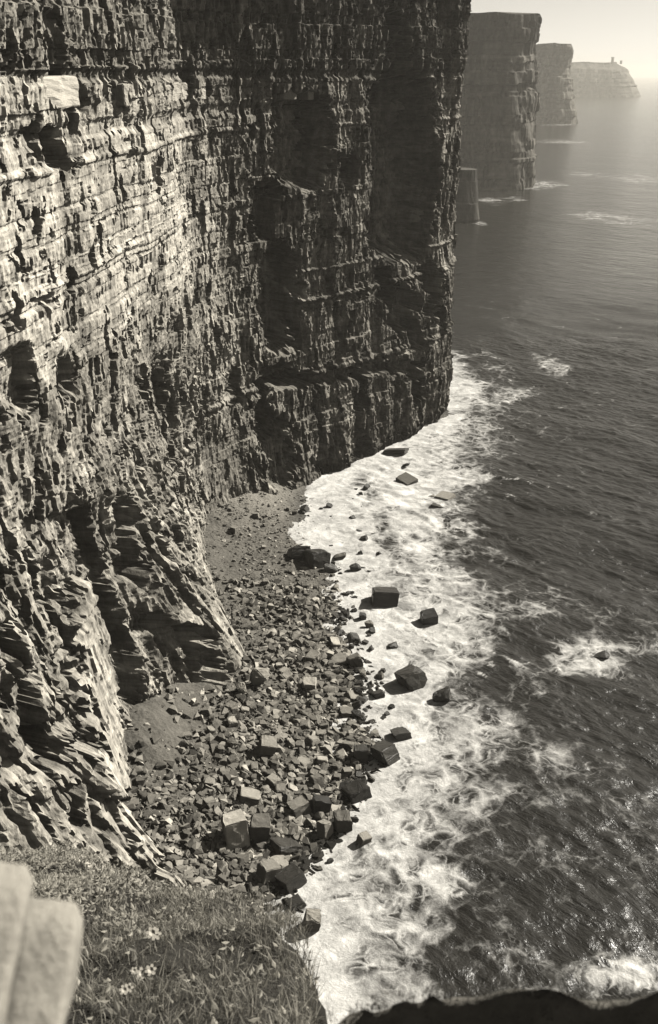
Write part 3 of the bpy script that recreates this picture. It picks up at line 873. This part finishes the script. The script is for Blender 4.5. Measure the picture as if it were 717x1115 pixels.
placed = []
NAMED = [
 (419, 651, 29, 25, 'boulder_wet', 'block', 'large square dark block standing alone in the white surf', 0.05),
 (467, 674, 18, 18, 'boulder_wet', 'block', 'dark block farther out in the surf, beyond the large square one', 0.2),
 (448, 740, 28, 28, 'boulder_wet', 'block', 'large dark wedge-shaped boulder standing in the surf', 0.6),
 (482, 759, 22, 24, 'boulder_wet', 'round', 'black jagged rock awash beside the wedge-shaped boulder, farthest out there', 0.3),
 (432, 491, 26, 10, 'boulder_wet', 'block', 'long dark slab in the foam right below the cliff headland', -0.35),
 (441, 507, 12, 8, 'boulder_wet', 'round', 'small rock in the foam just below the long dark slab', 0.1),
 (443, 523, 17, 10, 'boulder', 'block', 'flat diamond-shaped grey slab in the foam', 0.7),
 (485, 541, 18, 10, 'boulder', 'block', 'upper slab of a leaning pair at the outer foam edge', -0.6),
 (479, 552, 18, 7, 'boulder_wet', 'block', 'lower dark slab of a leaning pair at the outer foam edge', -0.3),
 (470, 541, 10, 7, 'boulder', 'round', 'small stone touching the leaning pair of slabs', 0.2),
 (486, 568, 9, 8, 'boulder_wet', 'round', 'small dark rock below the leaning pair of slabs', 0.2),
 (653, 714, 24, 14, 'boulder_wet', 'round', 'low rock awash far from shore, ringed by foam', 0.0),
 (291, 816, 19, 25, 'boulder', 'block', 'upright dark block casting a long shadow on the rubble', 0.12),
 (272, 868, 23, 20, 'boulder_pale', 'block', 'flat-topped pale square block amid the rubble', 0.03),
 (257, 909, 27, 40, 'boulder_pale', 'block', 'big pointed slab at the near end of the rubble, lit on one side', 0.35),
 (283, 905, 22, 36, 'boulder', 'block', 'tall upright slab next to the big pointed slab', 0.08),
 (312, 921, 30, 24, 'boulder_wet', 'block', 'broad dark block tucked behind the shadowed rocks', 0.45),
 (326, 879, 21, 20, 'boulder', 'block', 'tilted four-sided grey slab above the broad dark block', 0.55),
 (374, 898, 19, 34, 'boulder', 'block', 'tall pillar-like block at the foam edge', 0.15),
 (389, 863, 26, 25, 'boulder_wet', 'block', 'rounded dark boulder on the foam edge above the pillar-like block', 0.5),
 (420, 823, 24, 28, 'boulder_wet', 'block', 'black diamond-shaped block jutting into the foam', 0.7),
 (437, 800, 20, 17, 'boulder_wet', 'block', 'dark cracked block at the outermost point of the boulder beach', 0.3),
 (393, 823, 16, 20, 'boulder_wet', 'block', 'dark upright rock beside the black diamond-shaped block', 0.1),
 (409, 800, 13, 12, 'boulder', 'round', 'smooth grey stone perched between the dark blocks', 0.3),
 (292, 952, 21, 26, 'boulder', 'block', 'tilted slab nearest the grassy ledge', 0.6),
 (317, 958, 28, 28, 'boulder_wet', 'block', 'black square block at the water below the broad dark block', 0.7),
 (304, 940, 20, 14, 'boulder', 'block', 'grey slab wedged between the two lowest blocks', 0.6),
 (323, 984, 17, 16, 'boulder_wet', 'block', 'small block standing in the foam near the grassy ledge', 0.5),
 (340, 1006, 19, 27, 'boulder', 'block', 'dark grey block in the foam, closest to the grassy ledge', 0.1),
 (354, 906, 15, 26, 'boulder_pale', 'block', 'bright sunlit wedge of rock at the foam edge', 0.8),
 (396, 916, 13, 17, 'boulder', 'block', 'small block alone in the foam by the pillar-like block', 0.6),
 (360, 938, 8, 9, 'boulder_wet', 'round', 'little dark stone in the foam below the sunlit wedge', 0.6),
 (350, 878, 20, 22, 'boulder_wet', 'block', 'black block in the shade next to the pillar-like block', 0.1),
 (284, 740, 24, 28, 'boulder_pale', 'round', 'pale cracked boulder against the foot of the buttress', 0.2),
 (262, 752, 16, 20, 'boulder', 'round', 'dark boulder squeezed between buttress and pale cracked boulder', 0.2),
 (324, 604, 28, 24, 'boulder_wet', 'round', 'dark boulder at the landward end of the upper rock cluster', 0.2),
 (346, 610, 24, 24, 'boulder_wet', 'block', 'dark leaning slab in the middle of the upper rock cluster', 0.5),
 (369, 607, 16, 13, 'boulder', 'round', 'grey boulder topping the upper rock cluster by the foam', 0.2),
 (360, 620, 17, 15, 'boulder_wet', 'round', 'black boulder below the grey one in the upper rock cluster', 0.2),
 (387, 620, 13, 14, 'boulder_wet', 'round', 'dark boulder at the seaward end of the upper rock cluster', 0.2),
 (413, 737, 12, 11, 'boulder', 'round', 'pointed stone in the foam left of the wedge-shaped boulder', 0.2),
 (412, 757, 13, 12, 'boulder_wet', 'block', 'dark stone at the water beside the wedge-shaped boulder', 0.4),
 (428, 703, 12, 10, 'boulder_wet', 'round', 'pointed dark stone stranded in foam below the large square block', 0.4),
 (402, 681, 10, 12, 'boulder', 'round', 'grey stone in the foam landward of the large square block', 0.2),
 (372, 718, 22, 16, 'boulder', 'block', 'large flat-topped boulder with a dark hollow, mid beach', 0.2),
 (362, 737, 20, 14, 'boulder', 'round', 'long grey boulder below the hollowed one', -0.3),
 (359, 752, 19, 13, 'boulder_pale', 'round', 'pale oval boulder, brightest of the mid-beach rocks', -0.5),
 (353, 763, 12, 10, 'boulder_pale', 'round', 'smaller pale oval stone just below the brightest oval boulder', -0.3),
 (387, 722, 15, 18, 'boulder', 'block', 'angular grey block beside the hollowed boulder', 0.3),
 (394, 735, 11, 14, 'boulder_pale', 'round', 'pale egg-shaped stone at the foam edge', 0.1),
 (341, 808, 14, 14, 'boulder', 'block', 'diamond-shaped grey stone in the middle of the lower rubble', 0.8),
 (345, 852, 14, 16, 'boulder', 'block', 'lozenge-shaped grey stone left of the rounded dark boulder', 0.5),
 (378, 776, 16, 13, 'boulder', 'block', 'square grey boulder near the foam, above the dark upright rock', 0.2),
]
ANCHOR = {}          # short names by which the smaller stones are told apart
for (px, py, *_r), nm in zip(NAMED, [
    'large square surf block', 'farther-out surf block', 'wedge-shaped surf boulder', 'black jagged rock', 'long dark slab', None, 'diamond-shaped grey slab', 'leaning slab pair', None, None, None, None,
    'upright dark shadow-casting block', 'flat-topped pale square block', 'big pointed slab', 'tall upright slab', 'broad dark block', 'tilted four-sided slab', 'pillar-like block', 'rounded dark boulder',
    'black diamond-shaped block', 'dark cracked block', 'dark upright rock', None, 'tilted slab by the ledge', 'black square block', None, None, None, 'bright sunlit wedge', None, None, None, 'pale cracked boulder', None,
    'landward end of the upper cluster', 'dark leaning cluster slab', 'grey cluster-topping boulder', None, 'seaward end of the upper cluster', None, None, None, 'lone grey foam stone',
    'hollowed mid-beach boulder', 'long grey boulder', 'brightest oval boulder', None, 'angular grey block', 'pale egg-shaped stone', 'diamond-shaped grey stone', 'lozenge-shaped grey stone', 'square grey boulder']):
    if nm: ANCHOR[nm] = (px, py)
STONES = []
for px, py, w, h, mat, shp, lab, spin in NAMED:
    if shp == 'block' and any(k_ in lab for k_ in ('square', 'upright', 'slab', 'pillar', 'broad')): shp = 'cube'
    o, x, y, s = put_boulder(px, py, w, h, mat, shp, lab, 'large boulders on the shore', spin=spin)
    placed.append((x, y, s * 0.5))

# medium stones scattered by zone: (polygon rows: y, x0, x1), count, size range px, label
ZONES = [
 ([(680, 320, 388), (720, 320, 392), (760, 322, 398), (800, 318, 410), (830, 315, 400), (860, 322, 385)], 96, (8, 16), 'angular mid-sized stone packed in the rubble bank beside the surf', 'rubble stones beside the surf'),
 ([(765, 218, 320), (800, 205, 318), (840, 196, 318), (880, 200, 320), (920, 215, 300)], 62, (8, 15), 'angular stone in the rubble between sandy patch and tall slabs', 'rubble stones around the tall slabs'),
 ([(690, 275, 330), (720, 290, 330), (765, 296, 330)], 24, (6.5, 11), 'pale angular stone in the rubble right of the buttress foot', 'pale stones near the buttress foot'),
 ([(610, 250, 372), (640, 255, 382), (675, 265, 378)], 22, (5, 9), 'small stone strewn on the scree below the dark rock cluster', 'stones on the upper scree'),
 ([(545, 255, 335), (575, 240, 340), (600, 240, 330)], 10, (4.5, 9), 'small stone lying on the sandy slope at the bay head', 'stones on the sandy slope'),
 ([(520, 352, 400), (545, 345, 405), (590, 348, 420), (625, 380, 405)], 20, (4, 8), 'small dark stone awash in the foam at the bay head', 'stones awash at the bay head'),
 ([(640, 380, 402), (690, 390, 412), (760, 402, 425), (785, 412, 430)], 12, (4, 8), 'small dark stone dotting the foam edge below the square block', 'stones dotting the foam edge'),
]
for rows, n, (s0, s1), lab, grp in ZONES:
    rw = np.array(rows, float); cnt = 0; tries = 0
    while cnt < n and tries < n * 60:
        tries += 1
        py = random.uniform(rw[0, 0], rw[-1, 0])
        px = random.uniform(np.interp(py, rw[:, 0], rw[:, 1]), np.interp(py, rw[:, 0], rw[:, 2]))
        s = s0 + (s1 - s0) * random.random() ** 2.0
        x, y, z = on_beach(px, py)
        m = (y * CP + CAM_H * SP) / F_PX
        R_ = s * m * 0.5
        if any((x - a) ** 2 + (y - b) ** 2 < (0.72 * (R_ + c)) ** 2 for a, b, c in placed): continue
        aw = 'awash' in lab or 'dotting' in lab
        mat = 'boulder_wet' if aw or shore_x(y) - x < 3 else ('boulder_pale' if random.random() < (0.75 if 'pale' in lab else 0.2) else 'boulder')
        if 'pale' in lab: mat = 'boulder_pale'
        shp = 'block' if random.random() < 0.55 else 'round'
        o, *_ = put_boulder(px, py, s, s * random.uniform(0.7, 1.15), mat, shp, lab, grp, spin=random.uniform(0, 3.1), tilt=0.4)
        STONES.append((o, px, py, s, mat, shp))
        placed.append((x, y, R_)); cnt += 1

# each stone's label: its look and its rank beside the nearest well-known boulder
slots = {}
for o, px, py, s, mat, shp in STONES:
    nm, (ax, ay) = min(ANCHOR.items(), key=lambda kv: (kv[1][0] - px) ** 2 + (kv[1][1] - py) ** 2)
    dx_, dy_ = px - ax, py - ay
    side = ('right of' if dx_ > 0 else 'left of') if abs(dx_) > abs(dy_) else ('below' if dy_ > 0 else 'above')
    slots.setdefault((nm, side), []).append((math.hypot(dx_, dy_), o, s, mat, shp))
ORD = ['nearest', 'second nearest', 'third nearest', 'fourth nearest', 'fifth nearest', 'sixth nearest', 'seventh nearest', 'eighth nearest', 'ninth nearest', 'tenth nearest', 'eleventh nearest', 'twelfth nearest']
for (nm, side), lst in slots.items():
    for rank, (_, o, s, mat, shp) in enumerate(sorted(lst, key=lambda q: q[0])):
        look = ('small ' if s < 8 else '') + {'boulder_wet': 'dark', 'boulder': 'grey', 'boulder_pale': 'pale'}[mat] + (' blocky' if shp == 'block' else ' rounded')
        o['label'] = '%s stone, %s %s the %s' % (look, ORD[min(rank, 11)] if rank < 12 else 'farthest but %d' % (len(lst) - 1 - rank) if rank < len(lst) - 1 else 'farthest', side, nm)

# small scree: uncountable stones in one mesh
def scatter_mesh(name, P, S, tones, seed, base_pts=None):
    r = np.random.default_rng(seed)
    tv, tf = [], []
    for q in range(6):
        bm = bmesh.new()
        for _ in range(9):
            d = r.normal(0, 1, 3); d /= np.abs(d).max() ** 0.7 * np.linalg.norm(d) ** 0.3
            bm.verts.new(d * (1, 0.8, 0.6))
        bmesh.ops.convex_hull(bm, input=bm.verts)
        bmesh.ops.delete(bm, geom=[v for v in bm.verts if not v.link_faces], context='VERTS')
        bmesh.ops.triangulate(bm, faces=bm.faces)
        bm.verts.index_update()
        tv.append(np.array([v.co[:] for v in bm.verts])); tf.append(np.array([[v.index for v in f.verts] for f in bm.faces])); bm.free()
    VV, FF, TT = [], [], []; off = 0
    pick = r.integers(0, 6, len(P)); ang = r.uniform(0, 6.283, len(P)); tl = r.normal(0, 0.35, len(P))
    for i in range(len(P)):
        v = tv[pick[i]] * S[i]
        c, s = math.cos(tl[i]), math.sin(tl[i]); v = v @ np.array([[1, 0, 0], [0, c, -s], [0, s, c]])
        c, s = math.cos(ang[i]), math.sin(ang[i]); v = v @ np.array([[c, -s, 0], [s, c, 0], [0, 0, 1]])
        VV.append(v + P[i]); FF.append(tf[pick[i]] + off); TT.append(np.full(len(v), tones[i])); off += len(v)
    return mesh_np(name, np.concatenate(VV), np.concatenate(FF), False, {'tone': np.concatenate(TT)})

N = 34000
qx = rng.uniform(135, 420, N); qy = rng.uniform(528, 985, N)
gx_, gy_ = ground(qx, qy, 2.0)
dS = shore_x(gy_) - gx_
dF = gx_ - foot_x(gy_)
sand1 = np.exp(-(((gx_ + 31) / 9.5) ** 2 + ((gy_ - 147) / 15) ** 2) ** 2)          # sandy pocket between buttresses
sand2 = np.exp(-(((gx_ + 26) / 15) ** 2 + ((gy_ - 262) / 17) ** 2))          # sandy slope at the bay head
prob = np.clip(1.15 - 1.12 * sand1 - 0.85 * sand2, 0.03, 1) * (dS > -1.5) * (dF > -1) * (0.55 + 0.6 * vn(gx_ / 5, gy_ / 5, 97))
prob *= 1 - 0.6 * sst(20, 30, dS) * (gy_ < 240)
keep = rng.random(N) < prob
gx_, gy_ = gx_[keep], gy_[keep]; dS = dS[keep]
sz = (0.16 + 0.95 * rng.random(len(gx_)) ** 3.2) * np.where(gy_ > 205, 0.6, 1.12)
gz_ = beach_h(gx_, gy_) + sz * 0.18
tn = np.where(dS < 3, 0.055, 0.20) * np.clip(np.exp(rng.normal(0.0, 0.5, len(gx_))), 0.3, 3.0)
me = scatter_mesh('scree', np.stack([gx_, gy_, gz_], 1), sz, tn, 5)
link('scree', me, M['scree'], None, 'loose small stones and scree covering the beach between boulders', 'scree', None, 'stuff')

# ------------------------------------------------------------------ foreground: grassy ledge, bank, flagstones
LEDGE_A = np.array(at_slant(200, 1115, 7.0)); LEDGE_B = np.array(at_slant(200, 985, 12.0))
SLOPE = (LEDGE_B[2] - LEDGE_A[2]) / (LEDGE_B[1] - LEDGE_A[1])
def ledge_plane(px, py):
    dx, dy, dz = ray(px, py)
    # z = LA.z + SLOPE*(y-LA.y) and y = dy*t, z = H + dz*t
    t_ = (LEDGE_A[2] - SLOPE * LEDGE_A[1] - CAM_H) / (dz - SLOPE * dy)
    return dx * t_, dy * t_
EDGE_PX = [(-260, 905), (-120, 915), (0, 925), (25, 930), (70, 922), (130, 948), (175, 968), (205, 978), (250, 975), (300, 982), (325, 1005), (342, 1040), (348, 1070), (350, 1100), (346, 1140), (340, 1200)]
ex, ey = ledge_plane([p[0] for p in EDGE_PX], [p[1] for p in EDGE_PX])
EDGE = np.stack([ex, ey], 1)
POLY = np.vstack([EDGE, [[EDGE[-1, 0] - 0.05, 2.2], [EDGE[0, 0], 2.2]]])
def inside_dist(x, y):
    """signed distance to the ledge outline, positive inside"""
    n = len(POLY); best = np.full(x.shape, 1e9); ins = np.zeros(x.shape, bool)
    for i in range(n):
        x0, y0 = POLY[i]; x1, y1 = POLY[(i + 1) % n]
        vx, vy = x1 - x0, y1 - y0
        tt = np.clip(((x - x0) * vx + (y - y0) * vy) / (vx * vx + vy * vy + 1e-9), 0, 1)
        best = np.minimum(best, np.hypot(x - x0 - tt * vx, y - y0 - tt * vy))
        cr = ((y0 > y) != (y1 > y)) & (x < (x1 - x0) * (y - y0) / (y1 - y0 + 1e-12) + x0)
        ins ^= cr
    return np.where(ins, best, -best)
def ledge_z(x, y):
    return LEDGE_A[2] + SLOPE * (y - LEDGE_A[1]) + 0.30 * fbm(x / 1.3, y / 1.3, 111, 3) + 0.08 * fbm(x / 0.3, y / 0.3, 112, 2)
lx = np.arange(EDGE[:, 0].min() - 0.6, EDGE[:, 0].max() + 0.8, 0.07); ly = np.arange(1.6, EDGE[:, 1].max() + 0.9, 0.07)
LX, LY = np.meshgrid(lx, ly)
sd = inside_dist(LX, LY) + 0.12 * fbm(LX / 0.5, LY / 0.5, 113, 3)
LZ = ledge_z(LX, LY) - np.where(sd < 0.35, (0.35 - sd) ** 1.5 * 3.0, 0) - np.where(sd < -0.05, (-0.05 - sd) * 14, 0)
me = mesh_np('grassy_ledge', np.stack([LX.ravel(), LY.ravel(), LZ.ravel()], 1), grid_faces(len(ly), len(lx)), True)
ledge_o = link('grassy_ledge', me, M['soil'], None, 'steep grassy ledge dropping away below the viewpoint', 'ledge', None, 'structure')

def blades(name, P, Hh, W, lean_, tones, mat, seed, parts=2, curl=0.5, parent=None, **kw):
    """many thin bent blades in one mesh; P roots, each blade 2 quads"""
    r = np.random.default_rng(seed); n = len(P)
    az = r.uniform(0, 6.283, n); side = np.stack([np.cos(az), np.sin(az), 0 * az], 1)
    lz = r.uniform(0, 6.283, n)
    ld = np.stack([np.cos(lz), np.sin(lz) + 0.3, 0 * lz], 1) * (lean_ * r.uniform(0.3, 1.3, n))[:, None]
    up = np.array([0, 0.15, 1.0])
    b0 = P; b1 = P + (up + ld * 0.5) * (Hh * 0.55)[:, None]; b2 = P + (up * (1 - curl * 0.4) + ld * 1.3) * Hh[:, None]
    w = W[:, None]
    Vv = np.stack([b0 - side * w * 0.5, b0 + side * w * 0.5, b1 + side * w * 0.42, b1 - side * w * 0.42, b2 + side * w * 0.08, b2 - side * w * 0.08], 1).reshape(-1, 3)
    i = np.arange(n)[:, None] * 6
    Ff = np.concatenate([i + np.array([[0, 1, 2, 3]]), i + np.array([[3, 2, 4, 5]])])
    me = mesh_np(name, Vv, Ff, False, {'tone': np.repeat(tones, 6)})
    return link(name, me, mat, parent, **kw)

# grass on the near half of the ledge, broad-leaved cover on the far half
N = 200000
gx2 = rng.uniform(EDGE[:, 0].min(), EDGE[:, 0].max(), N); gy2 = rng.uniform(3.2, EDGE[:, 1].max(), N)
sdg = inside_dist(gx2, gy2)
gpx, gpy = project(gx2, gy2, ledge_z(gx2, gy2))
inview = (gpx > -60) & (gpx < 420) & (gpy < 1180)
patch = fbm(gx2 / 0.5, gy2 / 0.5, 121, 3)
leafzone = sst(0, 1, (1010 - gpy + 40 * fbm(gx2 / 0.8, gy2 / 0.8, 122, 2)) / 50 + (gpx < 150) * 0.5 * (gpy < 1040) - (gpx > 215) * 0.8)
keep = inview & (sdg > 0.02) & (rng.random(N) > leafzone * 0.93) & (rng.random(N) < 0.55 + 0.9 * (patch + 0.3))
Pg = np.stack([gx2, gy2, ledge_z(gx2, gy2) - 0.02], 1)[keep]
n = len(Pg)
blades('grass', Pg, rng.uniform(0.06, 0.22, n) * (0.8 + 0.5 * np.clip(patch[keep], -0.5, 1)), rng.uniform(0.004, 0.009, n), np.full(n, 0.6), rng.uniform(0.2, 1.9, n), M['grass'], 6,
       label='long tussocky grass growing on the ledge below the viewpoint', cat='grass', kind='stuff')
N = 90000
gx3 = rng.uniform(EDGE[:, 0].min(), EDGE[:, 0].max(), N); gy3 = rng.uniform(4, EDGE[:, 1].max(), N)
z3 = ledge_z(gx3, gy3); sd3 = inside_dist(gx3, gy3)
lpx, lpy = project(gx3, gy3, z3)
lz3 = sst(0, 1, (1015 - lpy + 40 * fbm(gx3 / 0.8, gy3 / 0.8, 122, 2)) / 50 + (lpx < 150) * 0.5 * (lpy < 1050) - (lpx > 225) * 0.8)
keep = (lpx > -60) & (lpx < 400) & (sd3 > 0.0) & (rng.random(N) < lz3 * 0.9 + 0.06)
Pl = np.stack([gx3, gy3, z3 + rng.uniform(0.0, 0.16, N)], 1)[keep]; n = len(Pl)
r = np.random.default_rng(8)
d1 = r.normal(0, 1, (n, 3)); d1[:, 2] = np.abs(d1[:, 2]) * 0.5; d1 /= np.linalg.norm(d1, axis=1)[:, None]
d2 = np.cross(d1, np.tile([0.1, 0.2, 1.0], (n, 1))); d2 /= np.linalg.norm(d2, axis=1)[:, None]
ll = r.uniform(0.035, 0.085, n)[:, None]; wd = ll * r.uniform(0.35, 0.6, n)[:, None]
nrm = np.cross(d1, d2)
Vv = np.stack([Pl, Pl + d1 * ll * 0.5 + d2 * wd * 0.5 + nrm * ll * 0.08, Pl + d1 * ll - nrm * ll * 0.06, Pl + d1 * ll * 0.5 - d2 * wd * 0.5 + nrm * ll * 0.08], 1).reshape(-1, 3)
Ff = np.arange(n)[:, None] * 4 + np.array([[0, 1, 2, 3]])
me = mesh_np('ground_cover', Vv, Ff, False, {'tone': np.repeat(r.uniform(0.4, 1.5, n), 4)})
link('ground_cover', me, M['leaf'], None, 'low leafy plants covering the far lip of the ledge', 'plants', None, 'stuff')

# white flowers on the ledge
def flower(px, py, size, label, heads):
    x, y = ledge_plane(px, py)
    z = float(ledge_z(np.array(x), np.array(y)))
    root = bpy.data.objects.new('white_flower', None); col.objects.link(root)
    root.location = (float(x), float(y), z); tagit(root, label, 'flower', 'white flowers on the ledge')
    for hx, hy, hz in heads:
        bm = bmesh.new()
        bmesh.ops.create_cone(bm, segments=6, radius1=0.004, radius2=0.003, depth=0.16 + hz, matrix=Matrix.Translation((hx, hy, (0.16 + hz) / 2)))
        me = bpy.data.meshes.new('stem'); bm.to_mesh(me); bm.free(); link('stem', me, M['stem'], root)
        for q in range(6):
            an = q / 6 * 6.283 + hx * 9
            bm = bmesh.new()
            pts = [(0.004, -0.004, 0), (0.5, -0.26, 0.12), (0.85, -0.22, 0.05), (1.0, 0, 0.0), (0.85, 0.22, 0.05), (0.5, 0.26, 0.12), (0.004, 0.004, 0)]
            vs = [bm.verts.new(Vector(p) * size) for p in pts]; f = bm.faces.new(vs)
            ex_ = bmesh.ops.extrude_face_region(bm, geom=[f])
            for v in ex_['geom']:
                if isinstance(v, bmesh.types.BMVert): v.co.z += size * 0.05
            me = bpy.data.meshes.new('petal'); bm.to_mesh(me); bm.free()
            p = link('petal', me, M['petal'], root)
            p.location = (hx, hy, 0.16 + hz); p.rotation_euler = (-0.5, 0.15, an)
            p.rotation_euler = (Euler((0.55, 0, 0)).to_matrix() @ Euler((0, -0.2, an)).to_matrix()).to_euler()
flower(169, 1046, 0.052, 'tallest white flower head in the grass', [(0, 0, 0.04), (0.02, 0.02, 0.0)])
flower(160, 1066, 0.046, 'pair of white flower heads low in the grass', [(-0.03, 0, 0.0), (0.035, 0.01, 0.02)])
flower(147, 1064, 0.03, 'small pale flower beside the pair of flower heads', [(0, 0, 0)])
flower(139, 1108, 0.034, 'small white flower near the pale flagstone', [(0, 0, 0), (0.02, 0.03, -0.02)])

# dark peat bank at the viewer's feet, its near face turned from the sun
CREST_PX = [(250, 1180), (300, 1140), (345, 1108), (400, 1090), (450, 1080), (500, 1074), (560, 1062), (620, 1062), (680, 1066), (740, 1064), (820, 1070), (960, 1080), (1300, 1110), (1900, 1180)]
cxs, cys, czs = at_slant(np.array([p[0] for p in CREST_PX], float), np.array([p[1] for p in CREST_PX], float), 3.4)
s_ = np.linspace(0, len(cxs) - 1, 260)
cx2, cy2, cz2 = (np.interp(s_, np.arange(len(cxs)), a_) for a_ in (cxs, cys, czs))
cz2 = cz2 + 0.014 * fbm(s_ * 0.9, s_ * 0, 131, 3); cy2 = cy2 + 0.04 * fbm(s_ * 0.8, s_ * 0 + 4, 132, 2)
prf = np.concatenate([np.linspace(0, 1, 40)])
rowsV = []
for q in np.linspace(-1, 1, 70):
    if q <= 0:      # near face, steep
        hgt = q * 1.3; yo = q * 0.45
    else:           # far side drops away
        hgt = -(q ** 1.2) * 6.0; yo = q * 1.0
    rn = 0.035 * fbm(s_ * 1.2, s_ * 0 + q * 6, 133, 3) * (q < 0)
    rowsV.append(np.stack([cx2, cy2 + yo + rn - 0.04 * (1 - abs(q)), cz2 + hgt + rn], 1))
me = mesh_np('peat_bank', np.concatenate(rowsV), grid_faces(70, 260), True)
bank_o = link('peat_bank', me, M['bank'], None, 'dark shaded peat bank along the bottom edge at the viewer\'s feet', 'bank', None, 'structure')
N = 3800
si = rng.integers(0, 260, N); qo = rng.uniform(-0.3, 0.02, N)
Pb = np.stack([cx2[si] + rng.uniform(-0.03, 0.03, N), cy2[si] + qo * 0.45 - 0.03, cz2[si] + qo * 1.3 - 0.01], 1)
blades('bank_grass', Pb, rng.uniform(0.008, 0.028, N), rng.uniform(0.003, 0.006, N), np.full(N, 0.8), rng.uniform(0.1, 0.5, N), M['grass'], 7,
       label='short dark grass on the shaded peat bank', cat='grass', kind='stuff')

# two pale flagstones, close and out of focus
def flagstone(px, py, dist, wpx, length, label, seed, roll=12, lean=30):
    """weathered slab lying back against the bank; (px, py) is the middle of its upper edge"""
    x, y, z = at_slant(px, py, dist)
    w = wpx / F_PX * dist
    bm = bmesh.new()
    bmesh.ops.create_cube(bm, size=2)
    bmesh.ops.subdivide_edges(bm, edges=bm.edges, cuts=17, use_grid_fill=True)
    half = np.array([w / 2, length / 2, 0.05]); rad = np.array([0.014, 0.018, 0.014])
    for v in bm.verts:
        p = np.array(v.co[:]) * half
        inner = np.clip(p, -(half - rad), half - rad)
        dv = p - inner; l_ = np.linalg.norm(dv)
        if l_ > 0: p = inner + dv / l_ * rad
        v.co = (p[0], p[1] - length / 2, p[2] - 0.05)
    co = np.array([v.co[:] for v in bm.verts])
    wv_ = 0.007 * fbm(co[:, 0] * 18, co[:, 1] * 9, seed, 3)
    wx_ = 0.010 * fbm(co[:, 1] * 9, co[:, 2] * 9, seed + 5, 3)
    for v, a_, b_ in zip(bm.verts, wv_, wx_):
        v.co.z += a_; v.co.x += b_
    me = bpy.data.meshes.new('flagstone'); bm.to_mesh(me); bm.free()
    for p_ in me.polygons: p_.use_smooth = True
    o = link('flagstone', me, M['slabstone'], None, label, 'flagstone', 'pale flagstones at the viewpoint')
    o.location = (float(x), float(y), float(z))
    o.rotation_euler = (math.radians(lean), math.radians(roll), 0.06)
    return o
flagstone(62, 978, 1.75, 58, 0.95, 'blurred pale rounded flagstone, lower of the pair in the near corner', 71)
flagstone(-12, 934, 1.62, 92, 1.05, 'blurred pale flagstone cut by the frame edge, taller of the pair', 72)

# ------------------------------------------------------------------ haze over the sea
bm = bmesh.new()
bmesh.ops.create_cube(bm, size=1)
for v in bm.verts:
    v.co.x *= 52000; v.co.y = v.co.y * 30000 + 11500; v.co.z = -8 if v.co.z < 0 else 205
me = bpy.data.meshes.new('haze'); bm.to_mesh(me); bm.free()
hm = NT('haze_air')
vol = hm.new('ShaderNodeVolumePrincipled')
vol.inputs['Color'].default_value = (0.98, 0.945, 0.865, 1)
vol.inputs['Density'].default_value = 0.00009
vol.inputs['Anisotropy'].default_value = 0.35
hm.t.links.new(vol.outputs[0], hm.out.inputs['Volume'])
link('haze', me, hm.m, None, 'pale sea haze that fades the far headlands', 'haze', None, 'stuff')
